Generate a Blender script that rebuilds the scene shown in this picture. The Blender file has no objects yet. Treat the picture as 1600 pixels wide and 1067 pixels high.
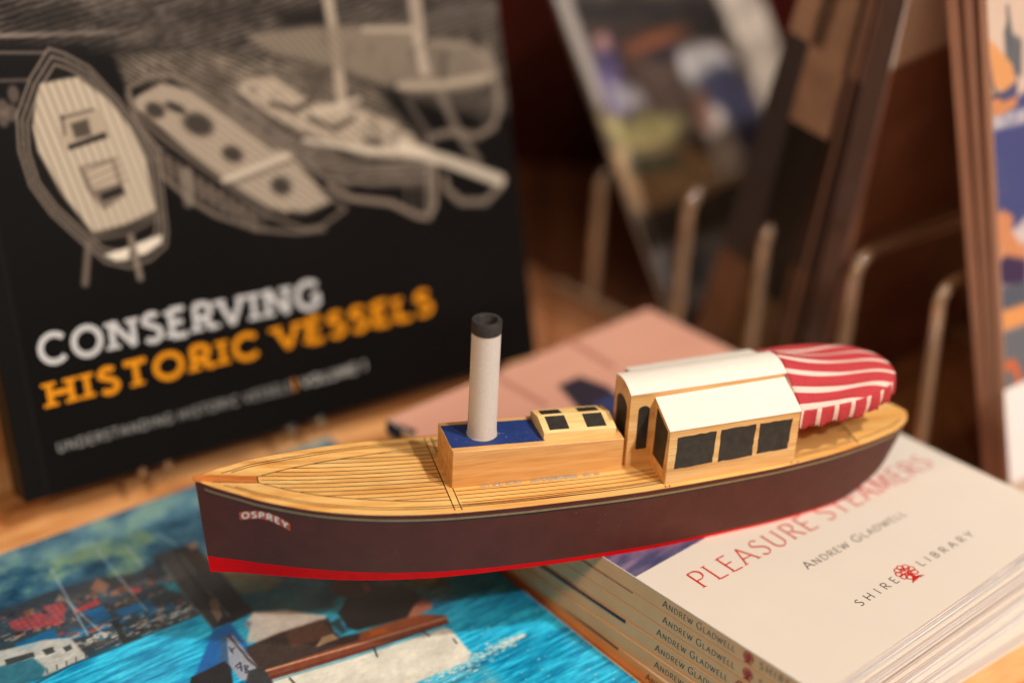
import bpy, math, random
import numpy as np
from mathutils import Matrix, Vector

# ------------------------------------------------------------------ camera, light, exposure
S = bpy.context.scene
COL = S.collection
MM = 0.001
rng = np.random.default_rng(7)
random.seed(7)

cam_d = bpy.data.cameras.new('camera')
cam = bpy.data.objects.new('camera', cam_d)
COL.objects.link(cam)
S.camera = cam
cam_d.sensor_width = 36.0
cam_d.lens = 59.9846
cam_d.clip_start = 0.02
cam_d.clip_end = 20.0
cam.matrix_world = Matrix(((0.998542, -0.0539761, -0, 0.00223875), (0.0257399, 0.47618, -0.878971, -0.490266), (0.0474435, 0.87769, 0.476875, 0.378645), (0, 0, 0, 1)))
cam_d.dof.use_dof = True
cam_d.dof.focus_distance = 0.568
cam_d.dof.aperture_fstop = 2.6

W = bpy.data.worlds.new('World')
S.world = W
W.use_nodes = True
bg = W.node_tree.nodes['Background']
bg.inputs[0].default_value = (1.0, 0.66, 0.42, 1)
bg.inputs[1].default_value = 0.10

def lamp(name, loc, target, energy, size, color):
    d = bpy.data.lights.new(name, 'AREA')
    d.shape = 'DISK'; d.size = size; d.energy = energy; d.color = color
    o = bpy.data.objects.new(name, d)
    COL.objects.link(o)
    o.location = loc
    o.rotation_euler = (Vector(target) - Vector(loc)).to_track_quat('-Z', 'Y').to_euler()
    return o
def spot(name, loc, target, energy, radius, color, angle, blend):
    d = bpy.data.lights.new(name, 'SPOT')
    d.energy = energy; d.color = color; d.shadow_soft_size = radius
    d.spot_size = math.radians(angle); d.spot_blend = blend
    o = bpy.data.objects.new(name, d)
    COL.objects.link(o)
    o.location = loc
    o.rotation_euler = (Vector(target) - Vector(loc)).to_track_quat('-Z', 'Y').to_euler()
    return o
KEYC = (1.0, 0.93, 0.86)
spot('shop_spot_key', (1.03, -0.96, 1.38), (0.0, -0.01, 0.04), 60.0, 0.035, KEYC, 31, .7)
spot('shop_spot_high', (0.95, -0.40, 1.75), (0.0, -0.01, 0.04), 100.0, 0.05, KEYC, 31, .7)
spot('shop_spot_side', (1.35, -0.85, 1.25), (0.0, -0.01, 0.04), 10.0, 0.05, KEYC, 31, .7)
spot('added_rack_fill', (0.95, -0.75, 1.55), (0.17, 0.24, 0.09), 34.0, 0.05, KEYC, 15, .8)  # unseen spot added to brighten the rack and its books
lamp('added_left_fill', (-0.95, -0.95, 1.05), (0.0, 0.0, 0.03), 5.5, 0.2, (1.0, 0.70, 0.42))  # unseen warm fill added at the left to light the book spines
lamp('shop_ceiling_glow', (0.0, -0.75, 1.5), (0.0, 0.0, 0.05), 3.0, 0.9, (1.0, 0.88, 0.76))

S.view_settings.view_transform = 'Standard'
S.view_settings.look = 'None'
S.view_settings.exposure = 0.0
S.view_settings.gamma = 1.0
S.view_settings.use_curve_mapping = False
S.render.engine = 'CYCLES'
S.cycles.use_denoising = True
S.cycles.max_bounces = 10
S.cycles.transmission_bounces = 8
S.cycles.transparent_max_bounces = 8
S.cycles.caustics_refractive = False
S.cycles.caustics_reflective = False
S.cycles.sample_clamp_indirect = 4.0

# ------------------------------------------------------------------ helpers
def lin(c):
    return tuple(((x / 255.0) / 12.92 if x / 255.0 <= 0.04045 else ((x / 255.0 + 0.055) / 1.055) ** 2.4) for x in c)

def new_mat(name):
    m = bpy.data.materials.new(name); m.use_nodes = True
    nt = m.node_tree
    return m, nt, nt.nodes['Principled BSDF']

def plain(name, srgb, rough=0.5, coat=0.0, var=0.06, scale=400.0, bump=0.0, spec=0.5, bscale=None):
    m, nt, b = new_mat(name)
    c = lin(srgb)
    tc = nt.nodes.new('ShaderNodeTexCoord')
    n = nt.nodes.new('ShaderNodeTexNoise'); n.inputs['Scale'].default_value = scale; n.inputs['Detail'].default_value = 4
    nt.links.new(tc.outputs['Object'], n.inputs['Vector'])
    r = nt.nodes.new('ShaderNodeValToRGB')
    r.color_ramp.elements[0].position = 0.3; r.color_ramp.elements[1].position = 0.7
    r.color_ramp.elements[0].color = (*[x * (1 - var) for x in c], 1)
    r.color_ramp.elements[1].color = (*[min(1, x * (1 + var)) for x in c], 1)
    nt.links.new(n.outputs['Fac'], r.inputs['Fac'])
    nt.links.new(r.outputs['Color'], b.inputs['Base Color'])
    b.inputs['Roughness'].default_value = rough
    b.inputs['Coat Weight'].default_value = coat
    b.inputs['Coat Roughness'].default_value = 0.15
    b.inputs['Specular IOR Level'].default_value = spec
    if bump:
        bn = nt.nodes.new('ShaderNodeTexNoise'); bn.inputs['Scale'].default_value = bscale or scale * 3; bn.inputs['Detail'].default_value = 3
        nt.links.new(tc.outputs['Object'], bn.inputs['Vector'])
        bp = nt.nodes.new('ShaderNodeBump'); bp.inputs['Strength'].default_value = bump; bp.inputs['Distance'].default_value = 0.0003
        nt.links.new(bn.outputs['Fac'], bp.inputs['Height']); nt.links.new(bp.outputs['Normal'], b.inputs['Normal'])
    return m

def wood(name, c1, c2, c3, along=(1, 0, 0), fine=900.0, rough=0.38, coat=0.25, stretch=28.0, rot=0.0, swirl=0.0, big=60.0, streak=.75):
    """grain runs along local x (or y, z): two scales of stretched noise plus dark pore streaks"""
    m, nt, b = new_mat(name)
    N, Lk = nt.nodes, nt.links
    tc = N.new('ShaderNodeTexCoord')
    mp = N.new('ShaderNodeMapping')
    mp.inputs['Rotation'].default_value = (0, 0, rot)
    Lk.new(tc.outputs['Object'], mp.inputs['Vector'])
    sc = [1.0 / stretch if a else 1.0 for a in along]
    mp2 = N.new('ShaderNodeMapping'); mp2.inputs['Scale'].default_value = sc
    if swirl:
        wn = N.new('ShaderNodeTexNoise'); wn.inputs['Scale'].default_value = 9.0; wn.inputs['Detail'].default_value = 2
        Lk.new(mp.outputs['Vector'], wn.inputs['Vector'])
        sub = N.new('ShaderNodeVectorMath'); sub.operation = 'SUBTRACT'; sub.inputs[1].default_value = (.5, .5, .5)
        Lk.new(wn.outputs['Color'], sub.inputs[0])
        sc_ = N.new('ShaderNodeVectorMath'); sc_.operation = 'SCALE'; sc_.inputs['Scale'].default_value = swirl
        Lk.new(sub.outputs[0], sc_.inputs[0])
        ad = N.new('ShaderNodeVectorMath'); ad.operation = 'ADD'
        Lk.new(mp.outputs['Vector'], ad.inputs[0]); Lk.new(sc_.outputs[0], ad.inputs[1])
        Lk.new(ad.outputs[0], mp2.inputs['Vector'])
    else:
        Lk.new(mp.outputs['Vector'], mp2.inputs['Vector'])
    n1 = N.new('ShaderNodeTexNoise'); n1.inputs['Scale'].default_value = big * 4; n1.inputs['Detail'].default_value = 5; n1.inputs['Roughness'].default_value = 0.6
    n2 = N.new('ShaderNodeTexNoise'); n2.inputs['Scale'].default_value = fine; n2.inputs['Detail'].default_value = 4
    for n in (n1, n2): Lk.new(mp2.outputs['Vector'], n.inputs['Vector'])
    r1 = N.new('ShaderNodeValToRGB')
    e = r1.color_ramp.elements
    e[0].position = 0.34; e[0].color = (*lin(c3), 1)
    e[1].position = 0.66; e[1].color = (*lin(c1), 1)
    k = e.new(0.48); k.color = (*lin(c2), 1)
    Lk.new(n1.outputs['Fac'], r1.inputs['Fac'])
    r2 = N.new('ShaderNodeValToRGB')
    r2.color_ramp.elements[0].position = 0.36; r2.color_ramp.elements[0].color = (0.74, 0.62, 0.48, 1)
    r2.color_ramp.elements[1].position = 0.56; r2.color_ramp.elements[1].color = (1, 1, 1, 1)
    Lk.new(n2.outputs['Fac'], r2.inputs['Fac'])
    mx = N.new('ShaderNodeMix'); mx.data_type = 'RGBA'; mx.blend_type = 'MULTIPLY'; mx.inputs['Factor'].default_value = streak
    Lk.new(r1.outputs['Color'], mx.inputs['A']); Lk.new(r2.outputs['Color'], mx.inputs['B'])
    Lk.new(mx.outputs['Result'], b.inputs['Base Color'])
    b.inputs['Roughness'].default_value = rough
    b.inputs['Coat Weight'].default_value = coat; b.inputs['Coat Roughness'].default_value = 0.22
    bp = N.new('ShaderNodeBump'); bp.inputs['Strength'].default_value = 0.25; bp.inputs['Distance'].default_value = 0.0002
    Lk.new(n2.outputs['Fac'], bp.inputs['Height']); Lk.new(bp.outputs['Normal'], b.inputs['Normal'])
    return m

def printed(name, rough=0.3, coat=0.3, coat_rough=0.12):
    """printed card: the picture painted into the mesh's colour attribute"""
    m, nt, b = new_mat(name)
    a = nt.nodes.new('ShaderNodeAttribute'); a.attribute_name = 'ink'
    nt.links.new(a.outputs['Color'], b.inputs['Base Color'])
    b.inputs['Roughness'].default_value = rough
    b.inputs['Coat Weight'].default_value = coat; b.inputs['Coat Roughness'].default_value = coat_rough
    return m

def clear(name, tint=(1, 1, 1), rough=0.02):
    m, nt, b = new_mat(name)
    b.inputs['Base Color'].default_value = (*tint, 1)
    b.inputs['Transmission Weight'].default_value = 1.0
    b.inputs['IOR'].default_value = 1.49
    b.inputs['Roughness'].default_value = rough
    return m

class MB:
    """collects shapes in millimetres, builds one mesh object in metres"""
    def __init__(s): s.v = []; s.f = []; s.m = []
    def add(s, vs, fs, mi=0):
        o = len(s.v); s.v += [tuple(map(float, p)) for p in vs]
        s.f += [tuple(i + o for i in f) for f in fs]; s.m += [mi] * len(fs)
    def box(s, x0, x1, y0, y1, z0, z1, mi=0):
        s.hexa([(x0, y0, z0), (x1, y0, z0), (x1, y1, z0), (x0, y1, z0), (x0, y0, z1), (x1, y0, z1), (x1, y1, z1), (x0, y1, z1)], mi)
    def hexa(s, p, mi=0):
        s.add(p, [(3, 2, 1, 0), (4, 5, 6, 7), (0, 1, 5, 4), (1, 2, 6, 5), (2, 3, 7, 6), (3, 0, 4, 7)], mi)
    def prism(s, prof, f0, f1, mi=0):
        """prof: 2D points, f0/f1 map (a,b)->3D for the two ends"""
        n = len(prof)
        s.add([f0(*p) for p in prof] + [f1(*p) for p in prof],
              [tuple(range(n))[::-1], tuple(range(n, 2 * n))] + [(i, (i + 1) % n, n + (i + 1) % n, n + i) for i in range(n)], mi)
    def tube(s, path, r, n=14, mi=0, cap=True):
        P = np.array(path, float); T = np.gradient(P, axis=0); T /= np.linalg.norm(T, axis=1)[:, None]
        ref = np.array([0, 0, 1.0]) if abs(T[0][2]) < .9 else np.array([1.0, 0, 0])
        U = np.cross(T[0], ref); U /= np.linalg.norm(U); vs = []
        for i in range(len(P)):
            U = U - T[i] * (U @ T[i]); U /= np.linalg.norm(U); B = np.cross(T[i], U)
            rr = r[i] if hasattr(r, '__len__') else r
            for k in range(n):
                a = 2 * math.pi * k / n
                vs.append(P[i] + rr * (math.cos(a) * U + math.sin(a) * B))
        fs = [(i * n + k, i * n + (k + 1) % n, (i + 1) * n + (k + 1) % n, (i + 1) * n + k) for i in range(len(P) - 1) for k in range(n)]
        if cap: fs += [tuple(range(n))[::-1], tuple(range((len(P) - 1) * n, len(P) * n))]
        s.add(vs, fs, mi)
    def lathe(s, prof, n=48, c=(0, 0), mi=0):
        m = len(prof); vs = []
        for (r, z) in prof:
            for k in range(n):
                a = 2 * math.pi * k / n; vs.append((c[0] + r * math.cos(a), c[1] + r * math.sin(a), z))
        s.add(vs, [(i * n + k, i * n + (k + 1) % n, (i + 1) * n + (k + 1) % n, (i + 1) * n + k) for i in range(m - 1) for k in range(n)], mi)
    def grid(s, F, nu, nv, mi=0, flip=False):
        vs = [F(i / nu, j / nv) for i in range(nu + 1) for j in range(nv + 1)]
        q = lambda i, j: i * (nv + 1) + j
        s.add(vs, [((q(i, j), q(i, j + 1), q(i + 1, j + 1), q(i + 1, j)) if flip else (q(i, j), q(i + 1, j), q(i + 1, j + 1), q(i, j + 1))) for i in range(nu) for j in range(nv)], mi)
    def ribbon(s, pts, w, F, mi=0):
        """pts 2D polyline; w width (number or list); F maps (x,y)->3D"""
        P = np.array(pts, float)
        if len(P) < 2: return
        D = np.diff(P, axis=0); ln = np.linalg.norm(D, axis=1); ln[ln == 0] = 1e-9; D /= ln[:, None]
        Nn = np.stack([-D[:, 1], D[:, 0]], 1)
        vn = np.zeros_like(P); vn[0] = Nn[0]; vn[-1] = Nn[-1]
        for i in range(1, len(P) - 1):
            b = Nn[i - 1] + Nn[i]; b /= max(np.linalg.norm(b), 1e-6)
            vn[i] = b / max(0.5, b @ Nn[i])
        ww = np.full(len(P), w) if np.isscalar(w) else np.array(w, float)
        A_ = P + vn * ww[:, None] / 2; B_ = P - vn * ww[:, None] / 2; n = len(P)
        s.add([F(*p) for p in B_] + [F(*p) for p in A_], [(i, i + 1, n + i + 1, n + i) for i in range(n - 1)], mi)
    def build(s, name, mats, parent=None, smooth=None, bevel=0, matrix=None, seg=2):
        me = bpy.data.meshes.new(name)
        me.from_pydata([(x * MM, y * MM, z * MM) for x, y, z in s.v], [], s.f)
        mats = mats if isinstance(mats, (list, tuple)) else [mats]
        for m in mats: me.materials.append(m)
        me.polygons.foreach_set('material_index', s.m)
        me.update()
        o = bpy.data.objects.new(name, me); COL.objects.link(o)
        if parent: o.parent = parent
        if matrix is not None: o.matrix_local = matrix
        if bevel:
            b = o.modifiers.new('edge', 'BEVEL'); b.width = bevel * MM; b.segments = seg; b.limit_method = 'ANGLE'; b.angle_limit = math.radians(35)
            me.shade_smooth()
            w = o.modifiers.new('wn', 'WEIGHTED_NORMAL'); w.keep_sharp = True
        elif smooth is not None:
            me.shade_smooth()
            try: me.set_sharp_from_angle(angle=math.radians(smooth))
            except Exception: pass
        return o

def root(name, label, cat, M=None, group=None):
    o = bpy.data.objects.new(name, None); COL.objects.link(o); o.empty_display_size = 0.02
    if M is not None: o.matrix_world = M
    return tag(o, label, cat, group)
def tag(o, label, cat, group=None):
    o['label'] = label; o['category'] = cat
    if group: o['group'] = group
    return o
def frame(origin, ex, ey):
    ex = Vector(ex).normalized(); ey = Vector(ey); ey = (ey - ex * ey.dot(ex)).normalized(); ez = ex.cross(ey)
    M = Matrix.Identity(4)
    for i in range(3):
        M[i][0], M[i][1], M[i][2], M[i][3] = ex[i], ey[i], ez[i], origin[i] * MM
    return M
def curve(xs, ys, x):
    """smooth interpolation through knots (monotone cubic)"""
    xs = np.asarray(xs, float); ys = np.asarray(ys, float); x = np.clip(x, xs[0], xs[-1])
    h = np.diff(xs); d = np.diff(ys) / h; m = np.empty(len(xs)); m[0] = d[0]; m[-1] = d[-1]
    for i in range(1, len(xs) - 1):
        m[i] = 0 if d[i - 1] * d[i] <= 0 else 3 * (h[i - 1] + h[i]) / ((2 * h[i] + h[i - 1]) / d[i - 1] + (h[i] + 2 * h[i - 1]) / d[i])
    i = np.clip(np.searchsorted(xs, x) - 1, 0, len(h) - 1); t = (x - xs[i]) / h[i]
    return ((2 * t**3 - 3 * t**2 + 1) * ys[i] + (t**3 - 2 * t**2 + t) * h[i] * m[i] + (-2 * t**3 + 3 * t**2) * ys[i + 1] + (t**3 - t**2) * h[i] * m[i + 1])

# ---- lettering: pen-stroke alphabet (unit cap height), drawn with a broad nib or an even pen
def arc(cx, cy, rx, ry, a0, a1, n=16):
    return [(cx + rx * math.cos(math.radians(a0 + (a1 - a0) * i / n)), cy + ry * math.sin(math.radians(a0 + (a1 - a0) * i / n))) for i in range(n + 1)]
GL = {
 'A': (.74, [[(.03, 0), (.37, 1)], [(.37, 1), (.71, 0)], [(.15, .34), (.59, .34)]], [(.03, 0), (.71, 0)]),
 'B': (.62, [[(.12, 0), (.12, 1)], [(.12, 1)] + arc(.34, .76, .2, .24, 90, -90) + [(.12, .52)], [(.12, .52)] + arc(.34, .26, .24, .26, 90, -90) + [(.12, 0)]], []),
 'C': (.74, [arc(.42, .5, .36, .5, 42, 318, 26)], []),
 'D': (.76, [[(.12, 0), (.12, 1)], [(.12, 1)] + arc(.32, .5, .4, .5, 90, -90, 22) + [(.12, 0)]], []),
 'E': (.56, [[(.12, 0), (.12, 1)], [(.12, 1), (.52, 1)], [(.12, .52), (.45, .52)], [(.12, 0), (.54, 0)]], [(.12, 1), (.12, 0)]),
 'G': (.80, [arc(.42, .5, .36, .5, 42, 318, 26), [(.70, .12), (.70, .44)], [(.5, .44), (.76, .44)]], []),
 'H': (.80, [[(.12, 0), (.12, 1)], [(.68, 0), (.68, 1)], [(.12, .52), (.68, .52)]], [(.12, 0), (.12, 1), (.68, 0), (.68, 1)]),
 'I': (.30, [[(.15, 0), (.15, 1)]], [(.15, 0), (.15, 1)]),
 'L': (.56, [[(.12, 0), (.12, 1)], [(.12, 0), (.54, 0)]], [(.12, 1), (.12, 0)]),
 'M': (.92, [[(.08, 0), (.16, 1)], [(.16, 1), (.46, .08)], [(.46, .08), (.76, 1)], [(.76, 1), (.84, 0)]], [(.08, 0), (.84, 0)]),
 'N': (.82, [[(.12, 0), (.12, 1)], [(.12, 1), (.70, 0)], [(.70, 0), (.70, 1)]], [(.12, 0), (.12, 1), (.70, 1)]),
 'O': (.84, [arc(.42, .5, .36, .5, 90, 450, 32)], []),
 'P': (.60, [[(.12, 0), (.12, 1)], [(.12, 1)] + arc(.33, .73, .24, .27, 90, -90) + [(.12, .46)]], [(.12, 0)]),
 'R': (.66, [[(.12, 0), (.12, 1)], [(.12, 1)] + arc(.33, .74, .23, .26, 90, -90) + [(.12, .48)], [(.32, .48), (.64, 0)]], [(.12, 0), (.62, 0)]),
 'S': (.54, [arc(.27, .75, .2, .25, 35, 215, 14)[:-2] + arc(.27, .26, .22, .26, 62, -148, 18)], []),
 'T': (.66, [[(.33, 0), (.33, 1)], [(.03, 1), (.63, 1)]], [(.33, 0)]),
 'U': (.76, [[(.13, 1), (.13, .34)] + arc(.38, .32, .25, .32, 180, 360, 18) + [(.63, 1)]], [(.13, 1), (.63, 1)]),
 'V': (.74, [[(.03, 1), (.37, 0)], [(.37, 0), (.71, 1)]], [(.03, 1), (.71, 1)]),
 'W': (1.02, [[(.03, 1), (.28, 0)], [(.28, 0), (.51, .92)], [(.51, .92), (.74, 0)], [(.74, 0), (.99, 1)]], [(.03, 1), (.99, 1)]),
 'Y': (.68, [[(.03, 1), (.34, .48)], [(.65, 1), (.34, .48)], [(.34, .48), (.34, 0)]], [(.34, 0), (.03, 1), (.65, 1)]),
 '1': (.40, [[(.22, 0), (.22, 1)], [(.04, .8), (.22, 1)]], [(.22, 0)]),
 '|': (.24, [[(.12, -.15), (.12, 1.1)]], []),
}
def lettering(mb, text, x0, x1, F, cap, thick=.13, thin=.045, nib=28, even=False, serif=.2, serif_t=.035, small=.78, gap=.12, space=.42, y0=0.0, mi=0, natural=False):
    """text between x0 and x1 on its baseline; lower case = small capitals; F(x, y, lift) -> 3D"""
    lay = []; x = 0.0
    for ch in text:
        if ch == ' ': x += space; continue
        k = small if ch.islower() else 1.0
        w, st, se = GL[ch.upper()]
        lay.append((x, k, st, se)); x += w * k + gap
    total = x - gap; sx = (x1 - x0) / total
    if natural: sx = cap
    for (gx, k, st, se) in lay:
        lift = 0
        for pl in st:
            P = np.array(pl); D = np.gradient(P, axis=0); ang = np.arctan2(D[:, 1], D[:, 0])
            w = np.full(len(P), thick) if even else thin + (thick - thin) * np.abs(np.sin(ang - math.radians(nib)))
            Q = np.stack([x0 + (gx + P[:, 0] * k) * sx, y0 + P[:, 1] * k * cap], 1)
            if even and len(P) == 2:                       # keep the ends of straight pen strokes inside the cap height
                d = Q[1] - Q[0]; d /= np.linalg.norm(d)
                if abs(d[1]) > .7: pass
            L_ = lift
            mb.ribbon(Q, w * k * cap * (.5 + .5 * sx / cap), lambda a, b: F(a, b, L_), mi); lift += 1
        for (qx, qy) in se:
            t = serif_t; yy = t / 2 if qy == 0 else 1 - t / 2
            L_ = lift
            c = [(x0 + (gx + (qx - serif / 2) * k) * sx, y0 + yy * k * cap), (x0 + (gx + (qx + serif / 2) * k) * sx, y0 + yy * k * cap)]
            mb.ribbon(c, t * k * cap, lambda a, b: F(a, b, L_), mi); lift += 1

def emblem(mb, cx, cy, r, F, w, rot=0):
    """round tree device: ring of leaf loops, inner leaves, short trunk with roots"""
    lift = 0
    def put(pl, ww):
        nonlocal lift
        L_ = lift
        c, s_ = math.cos(rot), math.sin(rot)
        mb.ribbon([(cx + c * x - s_ * y, cy + s_ * x + c * y) for x, y in pl], ww, lambda a, b: F(a, b, L_)); lift += 1
    for i in range(8):
        a = math.radians(-70 + i * 40)
        put(arc(r * .68 * math.cos(a + .55), r * (.15 + .62 * math.sin(a + .55)), r * .27, r * .27, 0, 360, 12), w)
    for i in range(5):
        a = math.radians(20 + i * 72); put(arc(r * .28 * math.cos(a), r * (.2 + .3 * math.sin(a)), r * .17, r * .17, 0, 300, 8), w)
    put([(-.05 * r, .1 * r), (-.08 * r, -.95 * r)], w * 1.6); put([(.1 * r, .1 * r), (.12 * r, -.9 * r)], w * 1.2)
    for k in (-.7, -.4, .4, .7): put([(0, -.6 * r), (k * r * .6, -.78 * r), (k * r, -.98 * r)], w)

# ---- printed pictures: a small painter in millimetres; every picture ends up as a colour attribute on a fine sheet
class Canvas:
    def __init__(s, x0, x1, y0, y1, res, base):
        s.x0, s.y0, s.res = x0, y0, res
        s.nx = int(round((x1 - x0) / res)) + 1; s.ny = int(round((y1 - y0) / res)) + 1
        s.X, s.Y = np.meshgrid(x0 + np.arange(s.nx) * res, y0 + np.arange(s.ny) * res)
        s.im = np.empty((s.ny, s.nx, 3)); s.im[:] = base
    def win(s, P, pad):
        i0 = max(0, int((P[:, 0].min() - pad - s.x0) / s.res)); i1 = min(s.nx, int((P[:, 0].max() + pad - s.x0) / s.res) + 2)
        j0 = max(0, int((P[:, 1].min() - pad - s.y0) / s.res)); j1 = min(s.ny, int((P[:, 1].max() + pad - s.y0) / s.res) + 2)
        return (slice(j0, max(j0, j1)), slice(i0, max(i0, i1)))
    def dist(s, P, w, closed):
        x, y = s.X[w], s.Y[w]; d = np.full(x.shape, 1e9); n = len(P)
        for i in range(n if closed else n - 1):
            a, b = P[i], P[(i + 1) % n]; e = b - a; L = max(e @ e, 1e-9)
            t = np.clip(((x - a[0]) * e[0] + (y - a[1]) * e[1]) / L, 0, 1)
            d = np.minimum(d, np.hypot(x - a[0] - t * e[0], y - a[1] - t * e[1]))
        return d
    def inside(s, P, w):
        x, y = s.X[w], s.Y[w]; c = np.zeros(x.shape, bool); n = len(P)
        for i in range(n):
            (ax, ay), (bx, by) = P[i], P[(i + 1) % n]
            if ay == by: continue
            c ^= ((ay > y) != (by > y)) & (x < (bx - ax) * (y - ay) / (by - ay) + ax)
        return c
    def blend(s, w, m, col):
        s.im[w] += m[..., None] * (np.asarray(col, float) - s.im[w])
    def poly(s, pts, col, alpha=1.0, soft=0.8, tex=0.0, tscale=3.0):
        P = np.array(pts, float); w = s.win(P, soft * 2)
        if 0 in s.X[w].shape: return
        d = s.dist(P, w, True); sd = np.where(s.inside(P, w), d, -d)
        m = np.clip(sd / soft + .5, 0, 1) * alpha
        if tex: m = m * np.clip(1 - tex + 2 * tex * (s.noise(tscale, int(abs(P[0, 0] * 7)) % 97)[w]), 0, 1)
        s.blend(w, m, col)
    def line(s, pts, col, width, alpha=1.0, soft=0.5):
        P = np.array(pts, float); w = s.win(P, width + soft)
        if 0 in s.X[w].shape: return
        s.blend(w, np.clip((width / 2 - s.dist(P, w, False)) / soft + .5, 0, 1) * alpha, col)
    def spot(s, c, rx, ry, col, ang=0, alpha=1.0, soft=.5):
        x, y = s.X - c[0], s.Y - c[1]; ca, sa = math.cos(ang), math.sin(ang)
        q = np.hypot((x * ca + y * sa) / rx, (-x * sa + y * ca) / ry)
        s.blend((slice(None), slice(None)), np.clip((1 - q) / soft + .3, 0, 1) * alpha, col)
    def noise(s, scale, seed=0, aspect=1.0, ang=0.0, octaves=4):
        """value noise 0..1; scale in mm, stretched by aspect along direction ang"""
        ca, sa = math.cos(ang), math.sin(ang)
        u = (s.X * ca + s.Y * sa) / (scale * aspect); v = (-s.X * sa + s.Y * ca) / scale
        out = np.zeros(u.shape); amp = 1.0; tot = 0.0
        for o in range(octaves):
            r = np.random.default_rng(seed * 31 + o); T = r.random((256, 256))
            uu, vv = u * 2**o + 17.3 * o, v * 2**o + 9.1 * o
            i, j = np.floor(uu).astype(int), np.floor(vv).astype(int); fu, fv = uu - i, vv - j
            fu = fu * fu * (3 - 2 * fu); fv = fv * fv * (3 - 2 * fv)
            g = lambda a, b: T[a % 256, b % 256]
            out += amp * ((g(i, j) * (1 - fu) + g(i + 1, j) * fu) * (1 - fv) + (g(i, j + 1) * (1 - fu) + g(i + 1, j + 1) * fu) * fv)
            tot += amp; amp *= .55
        return out / tot
    def tint(s, mask, col):
        s.im += mask[..., None] * (np.asarray(col, float) - s.im)
    def mask(s, pts, soft=2.0):
        P = np.array(pts, float); w = (slice(None), slice(None)); d = s.dist(P, w, True)
        return np.clip(np.where(s.inside(P, w), d, -d) / soft + .5, 0, 1)
    def sheet(s, name, mat, parent, Z=None, matrix=None):
        """the sheet carries the picture; Z(x,y) gives its height in mm"""
        nx, ny = s.nx, s.ny
        zz = np.zeros(s.X.shape) if Z is None else Z(s.X, s.Y)
        co = np.stack([s.X, s.Y, zz], -1).reshape(-1, 3) * MM
        idx = np.arange(nx * ny).reshape(ny, nx)
        f = np.stack([idx[:-1, :-1], idx[:-1, 1:], idx[1:, 1:], idx[1:, :-1]], -1).reshape(-1)
        nf = len(f) // 4
        me = bpy.data.meshes.new(name)
        me.vertices.add(nx * ny); me.loops.add(nf * 4); me.polygons.add(nf)
        me.vertices.foreach_set('co', co.astype(np.float32).ravel())
        me.loops.foreach_set('vertex_index', f.astype(np.int32))
        me.polygons.foreach_set('loop_start', np.arange(0, nf * 4, 4, dtype=np.int32))
        me.update(calc_edges=True)
        c = np.clip(s.im, 0, 255) / 255.0
        c = np.where(c <= .04045, c / 12.92, ((c + .055) / 1.055) ** 2.4)
        at = me.color_attributes.new('ink', 'FLOAT_COLOR', 'POINT')
        at.data.foreach_set('color', np.concatenate([c, np.ones(c.shape[:2] + (1,))], -1).astype(np.float32).ravel())
        me.materials.append(mat); me.shade_smooth()
        o = bpy.data.objects.new(name, me); COL.objects.link(o)
        if parent: o.parent = parent
        if matrix is not None: o.matrix_local = matrix
        return o

# ------------------------------------------------------------------ materials
M_deck = wood('varnished_deck_wood', (255, 208, 132), (250, 192, 110), (232, 162, 80), fine=1300, stretch=26, rough=.42, coat=.2, streak=.5)
def plank_tone(m, pitch, lo, hi):
    nt = m.node_tree; b = nt.nodes['Principled BSDF']; src = b.inputs['Base Color'].links[0].from_socket
    tc = nt.nodes.new('ShaderNodeTexCoord'); sx = nt.nodes.new('ShaderNodeSeparateXYZ'); nt.links.new(tc.outputs['Object'], sx.inputs[0])
    d = nt.nodes.new('ShaderNodeMath'); d.operation = 'DIVIDE'; d.inputs[1].default_value = pitch * MM; nt.links.new(sx.outputs['Y'], d.inputs[0])
    f = nt.nodes.new('ShaderNodeMath'); f.operation = 'FLOOR'; nt.links.new(d.outputs[0], f.inputs[0])
    w = nt.nodes.new('ShaderNodeTexWhiteNoise'); w.noise_dimensions = '1D'; nt.links.new(f.outputs[0], w.inputs['W'])
    mr = nt.nodes.new('ShaderNodeMapRange'); mr.inputs['To Min'].default_value = lo; mr.inputs['To Max'].default_value = hi; nt.links.new(w.outputs['Value'], mr.inputs['Value'])
    mx = nt.nodes.new('ShaderNodeVectorMath'); mx.operation = 'SCALE'; nt.links.new(src, mx.inputs[0]); nt.links.new(mr.outputs['Result'], mx.inputs['Scale'])
    nt.links.new(mx.outputs[0], b.inputs['Base Color'])
plank_tone(M_deck, 2.42, .84, 1.02)
M_case = wood('varnished_casing_wood', (240, 190, 124), (228, 172, 104), (204, 144, 78), fine=1500, stretch=22, rough=.4, coat=.25, streak=.45)
M_cabin = wood('varnished_cabin_wood', (248, 204, 138), (238, 186, 116), (218, 160, 90), fine=1500, stretch=22, rough=.4, coat=.25, streak=.45)
M_pale = wood('pale_skylight_wood', (255, 226, 160), (252, 216, 146), (240, 198, 122), fine=1500, stretch=20, rough=.45, coat=.2, streak=.45)
M_king = wood('reddish_king_plank', (222, 140, 66), (208, 122, 52), (184, 100, 40), fine=1500, stretch=16, rough=.5, coat=.1)
M_table = wood('beech_table', (244, 188, 130), (232, 168, 106), (190, 116, 60), fine=260, stretch=14, rough=.3, coat=.3, rot=-.45, swirl=.05, big=12, streak=.5)
M_hull = plain('maroon_hull_paint', (92, 46, 36), .55, var=.10, scale=160, bump=.05, spec=.25)
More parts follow.
